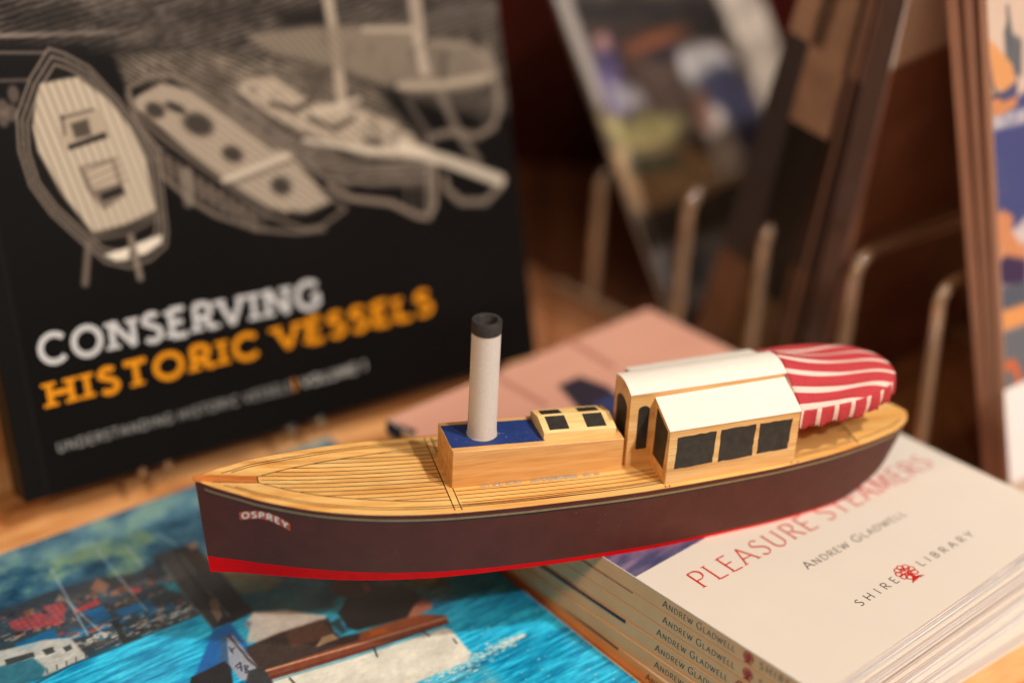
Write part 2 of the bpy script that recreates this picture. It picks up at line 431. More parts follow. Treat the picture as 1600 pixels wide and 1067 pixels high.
def speckle(m, col, scale, lo, amt):
    nt = m.node_tree; b = nt.nodes['Principled BSDF']; src = b.inputs['Base Color'].links[0].from_socket
    tc = nt.nodes.new('ShaderNodeTexCoord'); n = nt.nodes.new('ShaderNodeTexNoise'); n.inputs['Scale'].default_value = scale; n.inputs['Detail'].default_value = 1
    nt.links.new(tc.outputs['Object'], n.inputs['Vector'])
    mr = nt.nodes.new('ShaderNodeMapRange'); mr.inputs['From Min'].default_value = lo; mr.inputs['From Max'].default_value = lo + .04; mr.inputs['To Max'].default_value = amt
    nt.links.new(n.outputs['Fac'], mr.inputs['Value'])
    mx = nt.nodes.new('ShaderNodeMix'); mx.data_type = 'RGBA'; mx.inputs['B'].default_value = (*lin(col), 1)
    nt.links.new(mr.outputs['Result'], mx.inputs['Factor']); nt.links.new(src, mx.inputs['A']); nt.links.new(mx.outputs['Result'], b.inputs['Base Color'])
speckle(M_hull, (140, 104, 92), 700, .765, .5)
M_red = plain('red_boot_top_paint', (232, 4, 8), .55, var=.06, scale=200, bump=.05, spec=.12)
M_gold = plain('dull_gold_line', (150, 124, 84), .45, var=.15, scale=500)
M_ink = plain('black_line_paint', (26, 20, 18), .6, var=.1)
M_pencil = plain('burnt_pencil_line', (54, 32, 16), .8, var=.35, scale=900)
M_blue = plain('royal_blue_panel', (32, 56, 116), .5, var=.12, scale=500, bump=.15)
speckle(M_blue, (150, 160, 190), 900, .70, .5)
M_funnel = plain('off_white_funnel_paint', (222, 212, 203), .55, var=.04, scale=700, bump=.25, bscale=1600)
M_black = plain('charcoal_paint', (48, 44, 42), .62, var=.35, scale=900, bump=.3)
M_window = plain('black_window_paint', (47, 43, 38), .5, var=.4, scale=420, bump=.2)
M_white = plain('cream_roof_paint', (246, 237, 223), .6, var=.02, scale=260, bump=.1)
M_cred = plain('red_awning_cloth', (190, 66, 70), .92, var=.12, scale=1500, bump=.6, bscale=2600, spec=.15)
M_cwhite = plain('cream_awning_cloth', (240, 208, 194), .92, var=.07, scale=1500, bump=.6, bscale=2600, spec=.15)
M_glue = plain('glossy_glue', (255, 236, 205), .12, var=.02)
M_glue.node_tree.nodes['Principled BSDF'].inputs['Transmission Weight'].default_value = .6
M_board = plain('rust_red_name_board', (206, 84, 36), .5, var=.15, scale=700)
M_paintwhite = plain('white_lettering_paint', (240, 232, 224), .5)
M_cream = plain('cream_card_cover', (224, 213, 198), .42, var=.012, scale=60, coat=.12)
M_spine = plain('warm_shade_spine', (252, 188, 126), .45, var=.05, scale=120, coat=.1)  # warm shade put into the spine colour; covers keep the plain cream
M_titlered = plain('red_printing_ink', (194, 26, 6), .5)
M_greyink = plain('dark_grey_printing_ink', (70, 66, 62), .5)
M_navyink = plain('navy_picture_wrap', (40, 32, 56), .45, var=.2, scale=200)
M_silver = plain('pale_grey_title_ink', (205, 202, 200), .4)
M_orange = plain('orange_title_ink', (236, 148, 4), .4)
M_dim = plain('dim_grey_subtitle_ink', (150, 146, 142), .45)
M_clear = clear('clear_acrylic', (.99, .97, .94))
M_rod = clear('tan_lit_acrylic', (.90, .60, .36), .05)  # tan tint puts light piped from the table into the acrylic colour
M_rod.node_tree.nodes['Principled BSDF'].inputs['Transmission Weight'].default_value = .62
M_rod.node_tree.nodes['Principled BSDF'].inputs['Coat IOR'].default_value = 2.6
M_rod.node_tree.nodes['Principled BSDF'].inputs['Coat Weight'].default_value = 1.0
M_rod.node_tree.nodes['Principled BSDF'].inputs['Coat Roughness'].default_value = .04
M_print = printed('printed_cover')
M_matt = printed('matt_printed_cover', .5, .12, .3)
M_blackcover = printed('black_printed_cover', .46, .08, .3)
M_blackcover.node_tree.nodes['Principled BSDF'].inputs['Specular IOR Level'].default_value = .16

def page_mat(name, c, axis):
    """edges of a block of leaves: fine parallel lines across the thickness"""
    m, nt, b = new_mat(name)
    tc = nt.nodes.new('ShaderNodeTexCoord'); mp = nt.nodes.new('ShaderNodeMapping')
    mp.inputs['Scale'].default_value = (6, 6, 2600)
    n = nt.nodes.new('ShaderNodeTexNoise'); n.inputs['Scale'].default_value = 1.0; n.inputs['Detail'].default_value = 3; n.inputs['Roughness'].default_value = .65
    r = nt.nodes.new('ShaderNodeValToRGB'); r.color_ramp.elements[0].position = .34; r.color_ramp.elements[1].position = .6
    r.color_ramp.elements[0].color = (*lin([x * .8 for x in c]), 1); r.color_ramp.elements[1].color = (*lin(c), 1)
    nt.links.new(tc.outputs['Object'], mp.inputs['Vector']); nt.links.new(mp.outputs['Vector'], n.inputs['Vector'])
    nt.links.new(n.outputs['Fac'], r.inputs['Fac']); nt.links.new(r.outputs['Color'], b.inputs['Base Color'])
    bp = nt.nodes.new('ShaderNodeBump'); bp.inputs['Strength'].default_value = .5; bp.inputs['Distance'].default_value = .0003
    nt.links.new(n.outputs['Fac'], bp.inputs['Height']); nt.links.new(bp.outputs['Normal'], b.inputs['Normal'])
    b.inputs['Roughness'].default_value = .8
    return m
M_pages = page_mat('white_page_edges', (232, 227, 222), 2)

# ------------------------------------------------------------------ setting: table and back panel
V3 = (0.711395, 0.702793, 0)          # along the title of the paperbacks
U3 = (0.702793, -0.711395, 0)          # along their spines, towards the viewer
A3 = (-44.5516, 71.6667, 0)         # head of the top paperback's spine, on the table
AV, UV, VV = Vector(A3), Vector(U3), Vector(V3)
HS = 37.0

# dark shelf under the rack; its front strip is table shade put into colour
def strip(v0, v1, z0, z1):
    m_ = MB()
    q = [AV + VV * vv + UV * uu for vv, uu in ((v0, 900), (v1, 900), (v1, -900), (v0, -900))]
    m_.hexa([(p.x, p.y, z0) for p in q] + [(p.x, p.y, z1) for p in q])
    return m_
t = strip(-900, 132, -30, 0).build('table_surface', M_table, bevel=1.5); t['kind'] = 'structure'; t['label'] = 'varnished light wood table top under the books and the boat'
M_shelf_shade = wood('shelf_with_table_shade', (180, 122, 82), (160, 104, 68), (128, 80, 50), along=(0, 1, 0), fine=300, stretch=20, rough=.4, coat=.2, big=20)
t = strip(132.5, 560, -30, -.3).build('shelf_and_table_shade', M_shelf_shade, bevel=1.0); t['kind'] = 'structure'; t['label'] = 'dark mahogany shelf, its front strip standing in for shaded table top'
M_wall = wood('dark_mahogany_panel', (88, 16, 8), (72, 11, 5), (50, 7, 4), along=(0, 0, 1), fine=300, stretch=20, rough=.45, coat=.1, big=20)
mb = MB(); mb.box(-1100, 1100, 420, 440, -30, 900)
w_ = mb.build('back_wall', M_wall); w_['kind'] = 'structure'; w_['label'] = 'dark mahogany panel behind the display'

# ------------------------------------------------------------------ the stack of six paperbacks
BW, BH, BT = 149.0, 210.0, HS / 6
GSTACK = 'paperbacks in the stack under the boat'
LAB = ['cream paperback under the boat with red title and salmon cover picture, topmost of its stack',
       'paperback directly beneath the topmost one, second in the stack under the boat',
       'third paperback down in the stack under the boat, above the thick dark spine stripe',
       'fourth paperback down in the stack, thick dark stripe along its spine top',
       'fifth paperback down in the stack, second from the table',
       'lowest paperback of the stack, lying on the table against the blue booklet']
rots = [0, .12, .3, .4, .7, 3.6]
offs = [0, .15, .45, .3, .35, 6.6]     # shift of each spine along V, mm
uoff = [0, .8, -1.0, -.6, .4, -1.6]
def lift_cover(x, y):
    """front cover of the top book curls up a little at the fore and tail corner"""
    k = np.clip((x / BW - .25) / .75, 0, 1); j = np.clip((-y / BH - .45) / .55, 0, 1)
    return 2.0 * k**1.6 * j**2.2
for k in range(6):
    z0 = HS - BT * (k + 1)
    # local axes: x along V (spine to fore edge), y = -U (towards the head), z up
    ang = math.radians(rots[k])
    ex = VV * math.cos(ang) + UV * math.sin(ang)
    ey = -UV * math.cos(ang) + VV * math.sin(ang)
    o = AV + VV * offs[k] + UV * uoff[k]
    M = frame((o.x, o.y, z0), ex, ey)
    bk = root('paperback', LAB[k], 'book', M, GSTACK)
    ct = .42
    mb = MB()
    mb.box(.52, BW, -BH, 0, 0, ct, 1)                                    # back cover
    mb.box(0, .5, -BH, 0, .02, BT - (.5 if k == 0 else .08))                        # spine
    if k: mb.box(.52, BW, -BH, 0, BT - ct - .03, BT - .04, 1)            # front cover
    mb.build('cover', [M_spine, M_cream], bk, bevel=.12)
    pg = MB()
    top = BT - ct - .1
    if k == 0:
        def leaf(f):
            zz = lambda x, y: ct + .05 + (top - ct - .05) * f + float(lift_cover(np.array(x), np.array(y))) * f**1.2 * .96
            return zz
        n = 12
        for i in range(n):
            za, zb = leaf(i / n), leaf((i + .93) / n); dx = .5 + .35 * math.sin(i * 2.1); dy = .35 + .4 * math.cos(i * 1.7)
            xs = np.linspace(.6, BW - dx, 14); ys = np.linspace(-BH + dy, -.6, 14)
            F1 = lambda a, b: (xs[0] + a * (xs[-1] - xs[0]), ys[0] + b * (ys[-1] - ys[0]))
            pg.grid(lambda a, b: (*F1(a, b), zb(*F1(a, b))), 14, 14)
            pg.grid(lambda a, b: (*F1(a, 0), za(*F1(a, 0)) * (1 - b) + zb(*F1(a, 0)) * b), 14, 1, flip=False)
            pg.grid(lambda a, b: (*F1(1, a), za(*F1(1, a)) * (1 - b) + zb(*F1(1, a)) * b), 14, 1, flip=False)
    else:
        n = 5
        for i in range(n):
            za = ct + .03 + (top - ct - .06) * i / n; zb = ct + .03 + (top - ct - .06) * (i + .9) / n
            dx = .5 + .3 * math.sin(i * 2.3 + k); dy = .4 + .35 * math.cos(i * 1.9 + k)
            pg.box(.6, BW - dx, -BH + dy, -.6, za, zb)
    pg.build('pages', M_pages, bk)
    if k == 0:
        cs = MB()
        zc = lambda x, y: BT - .45 + float(lift_cover(np.array(x), np.array(y)))
        G = lambda a, b: (BW * a, -BH + BH * b)
        cs.grid(lambda a, b: (*G(a, b), zc(*G(a, b)) + .42), 30, 40)
        cs.grid(lambda a, b: (*G(a, b), zc(*G(a, b))), 30, 40, flip=True)
        cs.grid(lambda a, b: (*G(a, 0), zc(*G(a, 0)) + .42 * b), 30, 1)
        cs.grid(lambda a, b: (*G(a, 1), zc(*G(a, 1)) + .42 * b), 30, 1, flip=True)
        cs.grid(lambda a, b: (*G(1, a), zc(*G(1, a)) + .42 * b), 40, 1)
        cs.grid(lambda a, b: (*G(0, a), zc(*G(0, a)) + .42 * b), 40, 1, flip=True)
        cv = cs.build('front_cover', M_cream, bk, smooth=30)
        Z1 = lambda x, y, h: (x, y, BT - .03 + float(lift_cover(np.array(x), np.array(y))) + h)
        Ft = lambda x, y, l: Z1(x, y, .035 + l * .008)
        # printed picture on the upper part of the cover
        c = Canvas(.3, BW - .3, -131.5, -.3, .9, (208, 152, 130))
        c.im += (c.noise(30, 3, 3, 0) - .5)[..., None] * np.array([26, 26, 22])
        sea = c.mask([(-29.43,-36.73),(63.27,-78.06),(135.21,-170.32),(86.98,-202.54),(-61.96,-106.67),(-64.74,-77.53)], 4)
        sw = c.noise(2.2, 5, 5, .1)
        c.tint(np.clip((-c.Y - 92) / 10, 0, 1), (92, 84, 116))
        c.im += (np.clip((-c.Y - 88) / 10, 0, 1) * (sw - .5) * 2.2)[..., None] * np.array([60, 40, 30])
        c.line([(55.65,-0.22),(55.3,-30.42)], (168, 112, 96), 3.0, .8, 1.5)
        c.line([(101.09,7.04),(98.63,-25.49)], (168, 112, 96), 3.6, .8, 1.5)
        c.poly([(70.3,-23.09),(82.39,-23.43),(85.42,-36.42),(80.28,-55.4),(63.83,-60.7),(63.41,-41.92)], (44, 36, 48), 1, 2)
        c.poly([(70.2,-42.31),(83.38,-41.95),(79.29,-54.61),(63.54,-59.26),(65.85,-50.09)], (52, 62, 112), .8, 2)
        c.poly([(-0.85,0.23),(3.57,-13.55),(-3.67,-18.35),(-8.27,-8.79)], (40, 30, 34), 1, 2)
        c.sheet('cover_picture', M_matt, bk, lambda x, y: BT + .02 + lift_cover(x, y))
        def along(p0, p1):
            (ax, ay), (bx, by) = p0, p1; L = math.hypot(bx - ax, by - ay); dx, dy = (bx - ax) / L, (by - ay) / L
            return L, (lambda x, y, l: Ft(ax + dx * x - dy * y, ay + dy * x + dx * y, l))
        tl = MB(); L, F = along((13.2, -150.3), (140.2, -155.6))
        lettering(tl, 'PLEASURE STEAMERS', 0, L, F, 8.6, thick=.10, thin=.034, serif=.22, gap=.16, space=.4)
        tl.build('title_lettering', M_titlered, bk)
        al_ = MB(); L, F = along((49.4, -166.4), (103.6, -168.9))
        lettering(al_, 'Andrew Gladwell', 0, L, F, 3.7, thick=.13, thin=.06, serif=.22, gap=.16, space=.45)
        al_.build('author_lettering', M_greyink, bk)
        sl = MB(); L, F = along((46.6, -190.8), (68.3, -190.9))
        lettering(sl, 'SHIRE', 0, L, F, 3.2, thick=.13, thin=.07, serif=.2, gap=.52)
        L, F = along((81.2, -190.9), (111.5, -192.4))
        lettering(sl, 'LIBRARY', 0, L, F, 3.1, thick=.13, thin=.07, serif=.2, gap=.52)
        sl.build('imprint_lettering', M_greyink, bk)
        em = MB(); emblem(em, 74.2, -190.0, 4.5, Ft, .5)
        em.build('cover_emblem', M_titlered, bk)
    # spine lettering reads from head to tail, on the face x = 0
    sp = MB()
    Fs = lambda x, y, l: (-.03 - l * .008, -x, BT / 2 - 1.25 + y)
    lettering(sp, 'Andrew Gladwell', 144.6, 176.0, Fs, 2.7, thick=.15, thin=.07, serif=.2, gap=.14, space=.4)
    lettering(sp, 'SHIRE', 186.2, 198.5, Fs, 2.5, thick=.13, thin=.07, serif=.18, gap=.3)
    sp.build('spine_lettering', M_greyink, bk)
    em = MB(); emblem(em, 181.6, BT / 2 - .1 + .05, 2.2, lambda x, y, l: (-.03 - l * .008, -x, y), .36, rot=0)
    em.build('spine_emblem', M_titlered, bk)
    if k == 0:
        st_ = MB(); st_.box(-.05, .1, -9.5, -.1, .3, BT - .1); st_.build('spine_stripe', M_navyink, bk)
    if k in (1, 3, 5):
        bw = {1: .35, 3: 1.5, 5: .9}[k]
        st_ = MB(); st_.box(-.04, .1, -130.5, -1, BT - .35 - bw, BT - .3)
        st_.build('spine_stripe', M_navyink, bk)

# ------------------------------------------------------------------ blue harbour booklet on the table
MK = frame((-71.1129, 110.521, 3), (0.763824, 0.645425, 0), (-0.645425, 0.763824, 0))
bl = root('booklet', 'glossy booklet with blue harbour photograph lying flat on the table beneath the bow', 'booklet', MK)
mb = MB(); mb.box(-209.4, -.6, -296.4, -.6, -2.55, -.45)
mb.build('pages', M_pages, bl)
mb = MB(); mb.box(-210, 0, -297, 0, -3.0, -2.6); mb.box(-210, 0, -297, 0, -.42, -.06)
mb.build('cover', plain('white_card', (225, 225, 220), .4), bl, bevel=.1)
c = Canvas(-209.9, -.1, -296.9, -.1, .55, (22, 150, 190))
# water: streaks along the picture's horizon
wn = c.noise(1.2, 11, 9, .02); wn2 = c.noise(9, 12, 4, .0)
c.im[:] = (30, 170, 214)
c.im += (wn - .5)[..., None] * np.array([100, 165, 150]) + (wn2 - .5)[..., None] * np.array([40, 60, 60])
# wooded hills
hl = c.mask([(-153.69,-0.06),(12.2,18.53),(22.39,-25.57),(-20.9,-109.75),(-49.66,-94.22),(-88.84,-57.35),(-114.96,-43.71),(-139.18,-42.61),(-169.45,-36.58)], 3)
hn = c.noise(9, 21, 1.4, .3); hn2 = c.noise(4, 22, 1.2, .5)
H = np.array([58, 104, 128]) + (hn - .5)[..., None] * np.array([90, 110, 100]) + (hn2 - .5)[..., None] * np.array([60, 70, 60])
g = np.clip((hn - .50) * 5, 0, 1)[..., None]; H = H * (1 - g * .8) + np.array([132, 164, 124]) * g * .8
c.im = c.im * (1 - hl[..., None]) + H * hl[..., None]
sky = c.mask([(-148.86,11.16),(-127.72,2.41),(-64.56,-0.3),(3.62,5.5),(-4.65,-7.06),(-73.31,-15.83),(-125.73,-14.78),(-156.83,-7.33)], 6)
c.tint(sky * .45 * (.5 + hn), (130, 170, 180))
# far shore right of the big funnel
c.poly([(-89.18,-65.87),(-71.42,-69.58),(-55.43,-87.84),(-61.65,-97.24),(-79.77,-89.52),(-90.04,-80.61)], (34, 82, 104), .9, 3, .3, 3)
c.poly([(-83.83,-56.62),(-68.13,-65.97),(-67.05,-73.27),(-76.99,-74.33),(-86.63,-69.15)], (128, 112, 84), .8, 2.5, .8, 2.5)
# village: dark band, then rows of coloured fronts
c.poly([(-162.6,-31.14),(-141.14,-30.83),(-123.15,-32.3),(-103.27,-41.35),(-104.5,-53.41),(-96.22,-67.13),(-103.14,-73.08),(-124.56,-71.46),(-160.91,-72.78),(-179.73,-70.24)], (52, 58, 66), .9, 2, .2, 4)
r_ = np.random.default_rng(4)
AX, AY = [(-165.93,-49.47),(-158.03,-49.55)]
dv = np.array(AY) - np.array(AX); dv /= np.linalg.norm(dv); dn = np.array([-dv[1], dv[0]])
def quad(cx, cy, w, h, col, a=.9):
    p = np.array([cx, cy]); c.poly([p - dv * w - dn * h, p + dv * w - dn * h, p + dv * w + dn * h, p - dv * w + dn * h], col, a, .5)
for (pts, n, cols, w, h) in (
    ([(-158.71,-36.9),(-91.6,-49.53)], 130, [(70, 66, 70), (150, 110, 90), (44, 50, 60), (120, 80, 66), (60, 90, 110)], 1.5, .8),
    ([(-162.15,-46.34),(-104.5,-53.41)], 140, [(46, 56, 70), (120, 118, 116), (60, 44, 44), (150, 130, 110), (30, 90, 140)], 1.4, .6),
    ([(-166.68,-54.67),(-101.29,-63.56)], 190, [(20, 110, 165), (24, 120, 176), (150, 60, 56), (60, 60, 64), (160, 160, 156)], 1.4, .6),
    ([(-170.73,-60.25),(-100.65,-68.68)], 260, [(190, 196, 190), (140, 140, 136), (70, 72, 76), (170, 150, 130), (30, 100, 140), (210, 208, 200)], 1.1, .42),
    ([(-170.97,-64.24),(-101.27,-72.87)], 200, [(46, 50, 56), (60, 60, 62), (150, 150, 146), (90, 84, 80)], 1.2, .4)):
    p0, p1 = np.array(pts[0]), np.array(pts[1])
    for i in range(n):
        q = p0 + (p1 - p0) * r_.random() + dn * r_.normal(0, 1.0)
        quad(q[0], q[1], w * r_.uniform(.4, 1.3), h * r_.uniform(.5, 1.3), cols[r_.integers(len(cols))])
c.poly([(-158.12,-38.81),(-147.03,-39.84),(-143.45,-46.16),(-144.45,-49.97),(-157.71,-45.36),(-158.67,-42.16)], (186, 78, 82), .85, .8, .5, 2)
c.poly([(-144.95,-37.16),(-137.62,-39.24),(-139.33,-44.5),(-145.25,-51.64),(-144.75,-43.73)], (186, 82, 86), .85, .8, .5, 2)
c.poly([(-137.19,-45.24),(-127.48,-44.35),(-127.7,-47.31),(-137.52,-47.61)], (196, 60, 62), .85, .8)
c.poly([(-115.32,-45.81),(-111.65,-47.11),(-113.06,-49.77),(-116.02,-48.8)], (206, 80, 84), .8, .8)
gr = c.mask([(-158.2,-35.75),(-137.17,-38.31),(-125.93,-44.66),(-129.91,-54.2),(-145.44,-53.74),(-161.05,-45.65)], 1)
c.tint(gr * np.clip(1 - np.abs((((c.X * dv[0] + c.Y * dv[1]) / 2.1) % 1) - .5) * 6, 0, 1) * .45, (90, 46, 52))
c.tint(gr * np.clip(1 - np.abs((((c.X * dn[0] + c.Y * dn[1]) / 2.4) % 1) - .5) * 6, 0, 1) * .45, (96, 60, 66))
c.poly([(-134.03,-49.01),(-127.33,-49.11),(-128.03,-56.29),(-134.35,-56.35)], (10, 112, 180), .9, .8, .2, 3)
c.poly([(-125.66,-54.14),(-112.06,-54.42),(-112.62,-58.7),(-124.62,-58.69)], (10, 112, 180), .85, .8, .2, 3)
c.poly([(-161.84,-50.92),(-147.35,-50.9),(-147.11,-55.51),(-161.53,-55.47)], (14, 110, 172), .75, 1, .4, 3)
c.poly([(-140.23,-37.71),(-136.74,-33.92),(-136.55,-38.75)], (150, 130, 112), .8, .8)
c.poly([(-126.75,-37.78),(-121.87,-33.2),(-119.84,-39.45),(-124.13,-42.79)], (150, 106, 86), .8, .8)
for (x, y, x2, y2) in ((235, 540, 400, 850), (440, 460, 660, 730), (560, 440, 660, 560), (700, 380, 800, 440), (330, 660, 460, 830), (700, 620, 780, 690)):
    pass
for pl in ([(-132.51,-17.6),(-139.21,-61.1)], [(-113.99,-17.54),(-116.32,-59.96)], [(-104.01,-21.61),(-105.23,-36.69)], [(-136.55,-38.75),(-134.73,-62.06)], [(-91.34,-19.2),(-88.77,-31.38)]):
    c.line(pl, (168, 190, 200), .7, .65, .5)
# moored white cruiser at the left
c.poly([(-169.77,-51.05),(-152.39,-54.7),(-144.61,-58.75),(-144.54,-71.81),(-159.84,-72.16),(-177.68,-69.01)], (210, 212, 204), .85, 1, .3, 3)
c.poly([(-173.08,-58.58),(-159.44,-61.23),(-158.36,-69.04),(-161.5,-72.36),(-177.68,-69.01)], (30, 104, 128), .85, 1.2)
for (pts) in ([(-155.3,-59.17),(-151.53,-59.67),(-152.21,-62.79),(-155.37,-62.7)], [(-149.08,-62.13),(-146.19,-62.01),(-146.64,-64.59),(-149.22,-64.91)], [(-167.65,-56.82),(-158.19,-58.55),(-158.6,-61.12),(-168.25,-59.91)]):
    c.poly(pts, (52, 58, 60), .9, .6)
for i in range(5):
    pl = [(-159.06,-71.33),(-145.13,-71.39)]
    q = np.array(pl[0]) + (np.array(pl[1]) - np.array(pl[0])) * i / 4
    c.line([tuple(q), tuple(q + dn * 2.0 + dv * .8)], (60, 66, 60), .5, .8)
c.poly([(-129.17,-58.51),(-126.72,-59.48),(-129.1,-69.73),(-124.56,-71.46),(-125.09,-74.03),(-131.68,-72.29)], (40, 46, 48), .9, .6)
# water below the quay again (clean edge)
qw = c.mask([(-165.52,-74.3),(-151.1,-72.1),(-128.42,-72.41),(-97.82,-73.0),(-102.47,-87.09),(-125.49,-119.61),(-174.18,-84.79)], .8)
ww = np.array([30, 170, 216]) + (wn - .5)[..., None] * np.array([100, 165, 150]) + (wn2 - .5)[..., None] * np.array([30, 40, 40])
c.im = c.im * (1 - qw[..., None]) + ww * qw[..., None]
c.line([(-165.52,-74.3),(-151.1,-72.1),(-128.42,-72.41),(-100.33,-72.76)], (40, 52, 60), 1.0, .7, .8)
# big steam funnel of the launch in the picture
c.poly([(-99.52,-32.7),(-82.62,-33.61),(-83.8,-54.99),(-85.99,-82.41),(-95.03,-83.37),(-102.37,-82.4),(-100.03,-51.74)], (38, 38, 40), 1, 1.0)
c.poly([(-99.52,-32.7),(-91.12,-32.31),(-95.55,-59.69),(-99.39,-81.8),(-102.37,-82.4),(-100.03,-51.74)], (66, 70, 72), .7, 2.0)
c.poly([(-107.8,-38.18),(-98.08,-35.05),(-100.03,-46.89),(-105.82,-46.07)], (34, 44, 50), .8, 2.0)
c.line([(-98.73,-39.59),(-101.29,-61.99),(-102.49,-81.11)], (96, 116, 120), .8, .8, .6)
c.line([(-90.17,-37.21),(-92.99,-61.49),(-94.38,-79.26)], (84, 100, 104), .9, .7, .8)
c.poly([(-85.45,-33.7),(-81.74,-33.71),(-82.47,-36.63),(-85.5,-37.08)], (170, 130, 110), .8, .8)
c.poly([(-95.59,-67.57),(-92.72,-68.02),(-96.26,-77.93),(-99.39,-80.29),(-98.14,-73.54)], (150, 130, 112), .7, .7)
# blue shaded side, white foam and cabin light
c.poly([(-102.61,-82.83),(-95.97,-82.71),(-97.56,-97.92),(-100.6,-110.11),(-111.98,-103.42),(-123.48,-104.25)], (26, 98, 168), 1, 1.2)
c.poly([(-102.47,-87.09),(-98.78,-88.22),(-104.23,-101.85),(-111.4,-102.43)], (70, 90, 110), .6, 1.5)
c.poly([(-86.5,-82.51),(-76.37,-88.11),(-66.68,-98.8),(-70.1,-104.0),(-82.74,-102.54),(-92.01,-97.45),(-92.55,-86.63)], (246, 242, 232), 1, 1.6)
c.poly([(-91.91,-85.57),(-86.89,-87.59),(-87.66,-97.57),(-93.88,-99.07)], (60, 84, 130), .7, 2.0)
c.poly([(-86.25,-82.44),(-77.67,-89.33),(-69.6,-97.03),(-67.51,-101.51),(-80.03,-100.89),(-90.59,-100.68),(-96.95,-95.38)], (240, 236, 226), .9, 1.2)
# cockpit interior and coaming
c.poly([(-98.29,-97.62),(-84.77,-97.54),(-66.76,-100.37),(-69.61,-111.51),(-61.67,-113.87),(-43.28,-116.94),(-77.68,-116.99),(-100.92,-114.41),(-106.77,-111.77)], (56, 44, 40), 1, 1.2)
c.poly([(-83.41,-98.5),(-69.2,-99.49),(-69.84,-108.1),(-72.66,-109.35),(-85.6,-106.61)], (104, 66, 48), .8, 1.5)
c.poly([(-74.35,-108.16),(-70.21,-108.65),(-69.98,-112.06),(-78.9,-111.36)], (196, 170, 130), .9, .7)
c.poly([(-67.22,-103.37),(-64.04,-103.13),(-65.36,-109.63),(-68.17,-110.09),(-69.5,-108.34)], (34, 150, 190), .9, .6)
# gunwale
c.poly([(-99.29,-111.75),(-64.59,-116.68),(-43.28,-116.94),(-37.9,-118.22),(-31.87,-122.97),(-33.46,-127.22),(-67.96,-123.09),(-100.92,-117.45)], (126, 62, 40), 1, .8, .15, 2)
c.poly([(-62.36,-113.39),(-42.48,-115.83),(-36.51,-119.2),(-34.95,-122.82),(-65.33,-117.77)], (166, 88, 50), .9, 1.2)
c.poly([(-58.87,-114.22),(-53.31,-116.5),(-54.17,-119.18),(-61.14,-117.51)], (206, 110, 30), .6, 2)
c.line([(-99.62,-112.28),(-65.03,-118.79),(-32.86,-124.29)], (216, 176, 140), .9, .8, .5)
c.line([(-100.92,-115.93),(-67.23,-122.02),(-33.97,-127.19)], (70, 36, 26), .7, .8, .5)
# white hull with spray
hw = c.mask([(-101.37,-117.42),(-68.32,-123.62),(-36.65,-127.95),(-35.2,-130.95),(-37.34,-144.81),(-41.09,-147.67),(-64.47,-146.43),(-76.39,-143.91),(-105.08,-123.45)], 1.0)
hc = np.array([222, 222, 206]) + (c.noise(6, 41, 2, .2) - .5)[..., None] * np.array([50, 44, 40])
c.im = c.im * (1 - hw[..., None]) + hc * hw[..., None]
c.line([(-101.31,-118.07),(-68.61,-124.05),(-36.97,-128.38)], (80, 150, 170), .7, .7, .6)
for pl in ([(-95.06,-120.1),(-95.21,-123.32)], [(-62.76,-122.8),(-64.7,-127.77)], [(-43.9,-126.44),(-43.58,-129.12)], [(-37.54,-135.03),(-38.17,-137.81)]):
    c.line(pl, (40, 40, 40), .7, .9, .4)
# skipper: dark jersey, grey hair, bare forearm
c.poly([(-62.49,-100.03),(-53.92,-94.12),(-43.59,-93.52),(-37.06,-96.34),(-33.04,-102.7),(-32.55,-110.89),(-38.07,-115.56),(-42.88,-116.39),(-62.44,-112.03),(-64.27,-108.76)], (36, 30, 30), 1, 1.0, .1, 4)
c.poly([(-55.61,-84.2),(-50.0,-82.81),(-44.69,-87.43),(-44.71,-93.62),(-48.25,-97.24),(-54.67,-94.46),(-57.4,-90.81)], (92, 70, 54), 1, .9, .3, 2)
c.poly([(-45.21,-89.73),(-43.54,-92.68),(-45.63,-96.48),(-47.39,-95.24)], (170, 104, 80), .9, .7)
c.poly([(-42.47,-93.43),(-36.81,-95.98),(-34.63,-98.93),(-41.32,-96.35)], (150, 60, 50), .6, .8)
c.poly([(-43.97,-116.46),(-37.43,-111.75),(-33.42,-110.62),(-31.68,-114.08),(-33.41,-117.15),(-37.08,-117.1),(-40.55,-117.52)], (206, 136, 108), 1, .8)
c.poly([(-67.91,-102.89),(-63.66,-102.56),(-65.73,-110.19),(-67.49,-110.57),(-67.69,-106.35)], (38, 36, 36), .7, 1)
# bow fender and painted registration letters
c.poly([(-121.54,-100.8),(-108.15,-99.78),(-107.82,-103.56),(-112.43,-112.81),(-124.22,-104.4)], (34, 36, 40), 1, .8)
c.poly([(-101.24,-89.45),(-98.78,-89.71),(-100.0,-101.98),(-100.6,-110.11),(-105.94,-114.68),(-108.92,-111.17),(-107.83,-102.14)], (150, 158, 172), 1, .8)
c.poly([(-104.2,-108.96),(-99.4,-109.55),(-100.59,-118.49),(-103.54,-121.88),(-110.04,-115.88)], (52, 56, 60), 1, .8)
c.line([(-100.01,-88.84),(-101.21,-103.99),(-100.6,-111.51)], (60, 50, 46), .9, .9, .5)
for pl in ([(-106.61,-104.42),(-104.22,-103.56),(-106.11,-107.59)], [(-106.49,-105.36),(-105.29,-105.92)], [(-103.79,-105.72),(-105.5,-109.43),(-104.37,-109.53),(-104.32,-107.46),(-103.13,-106.9),(-103.79,-105.72)], [(-103.12,-94.71),(-103.77,-97.87)], [(-101.9,-95.58),(-103.42,-96.39)]):
    c.line(pl, (50, 54, 68), .7, .85, .4)
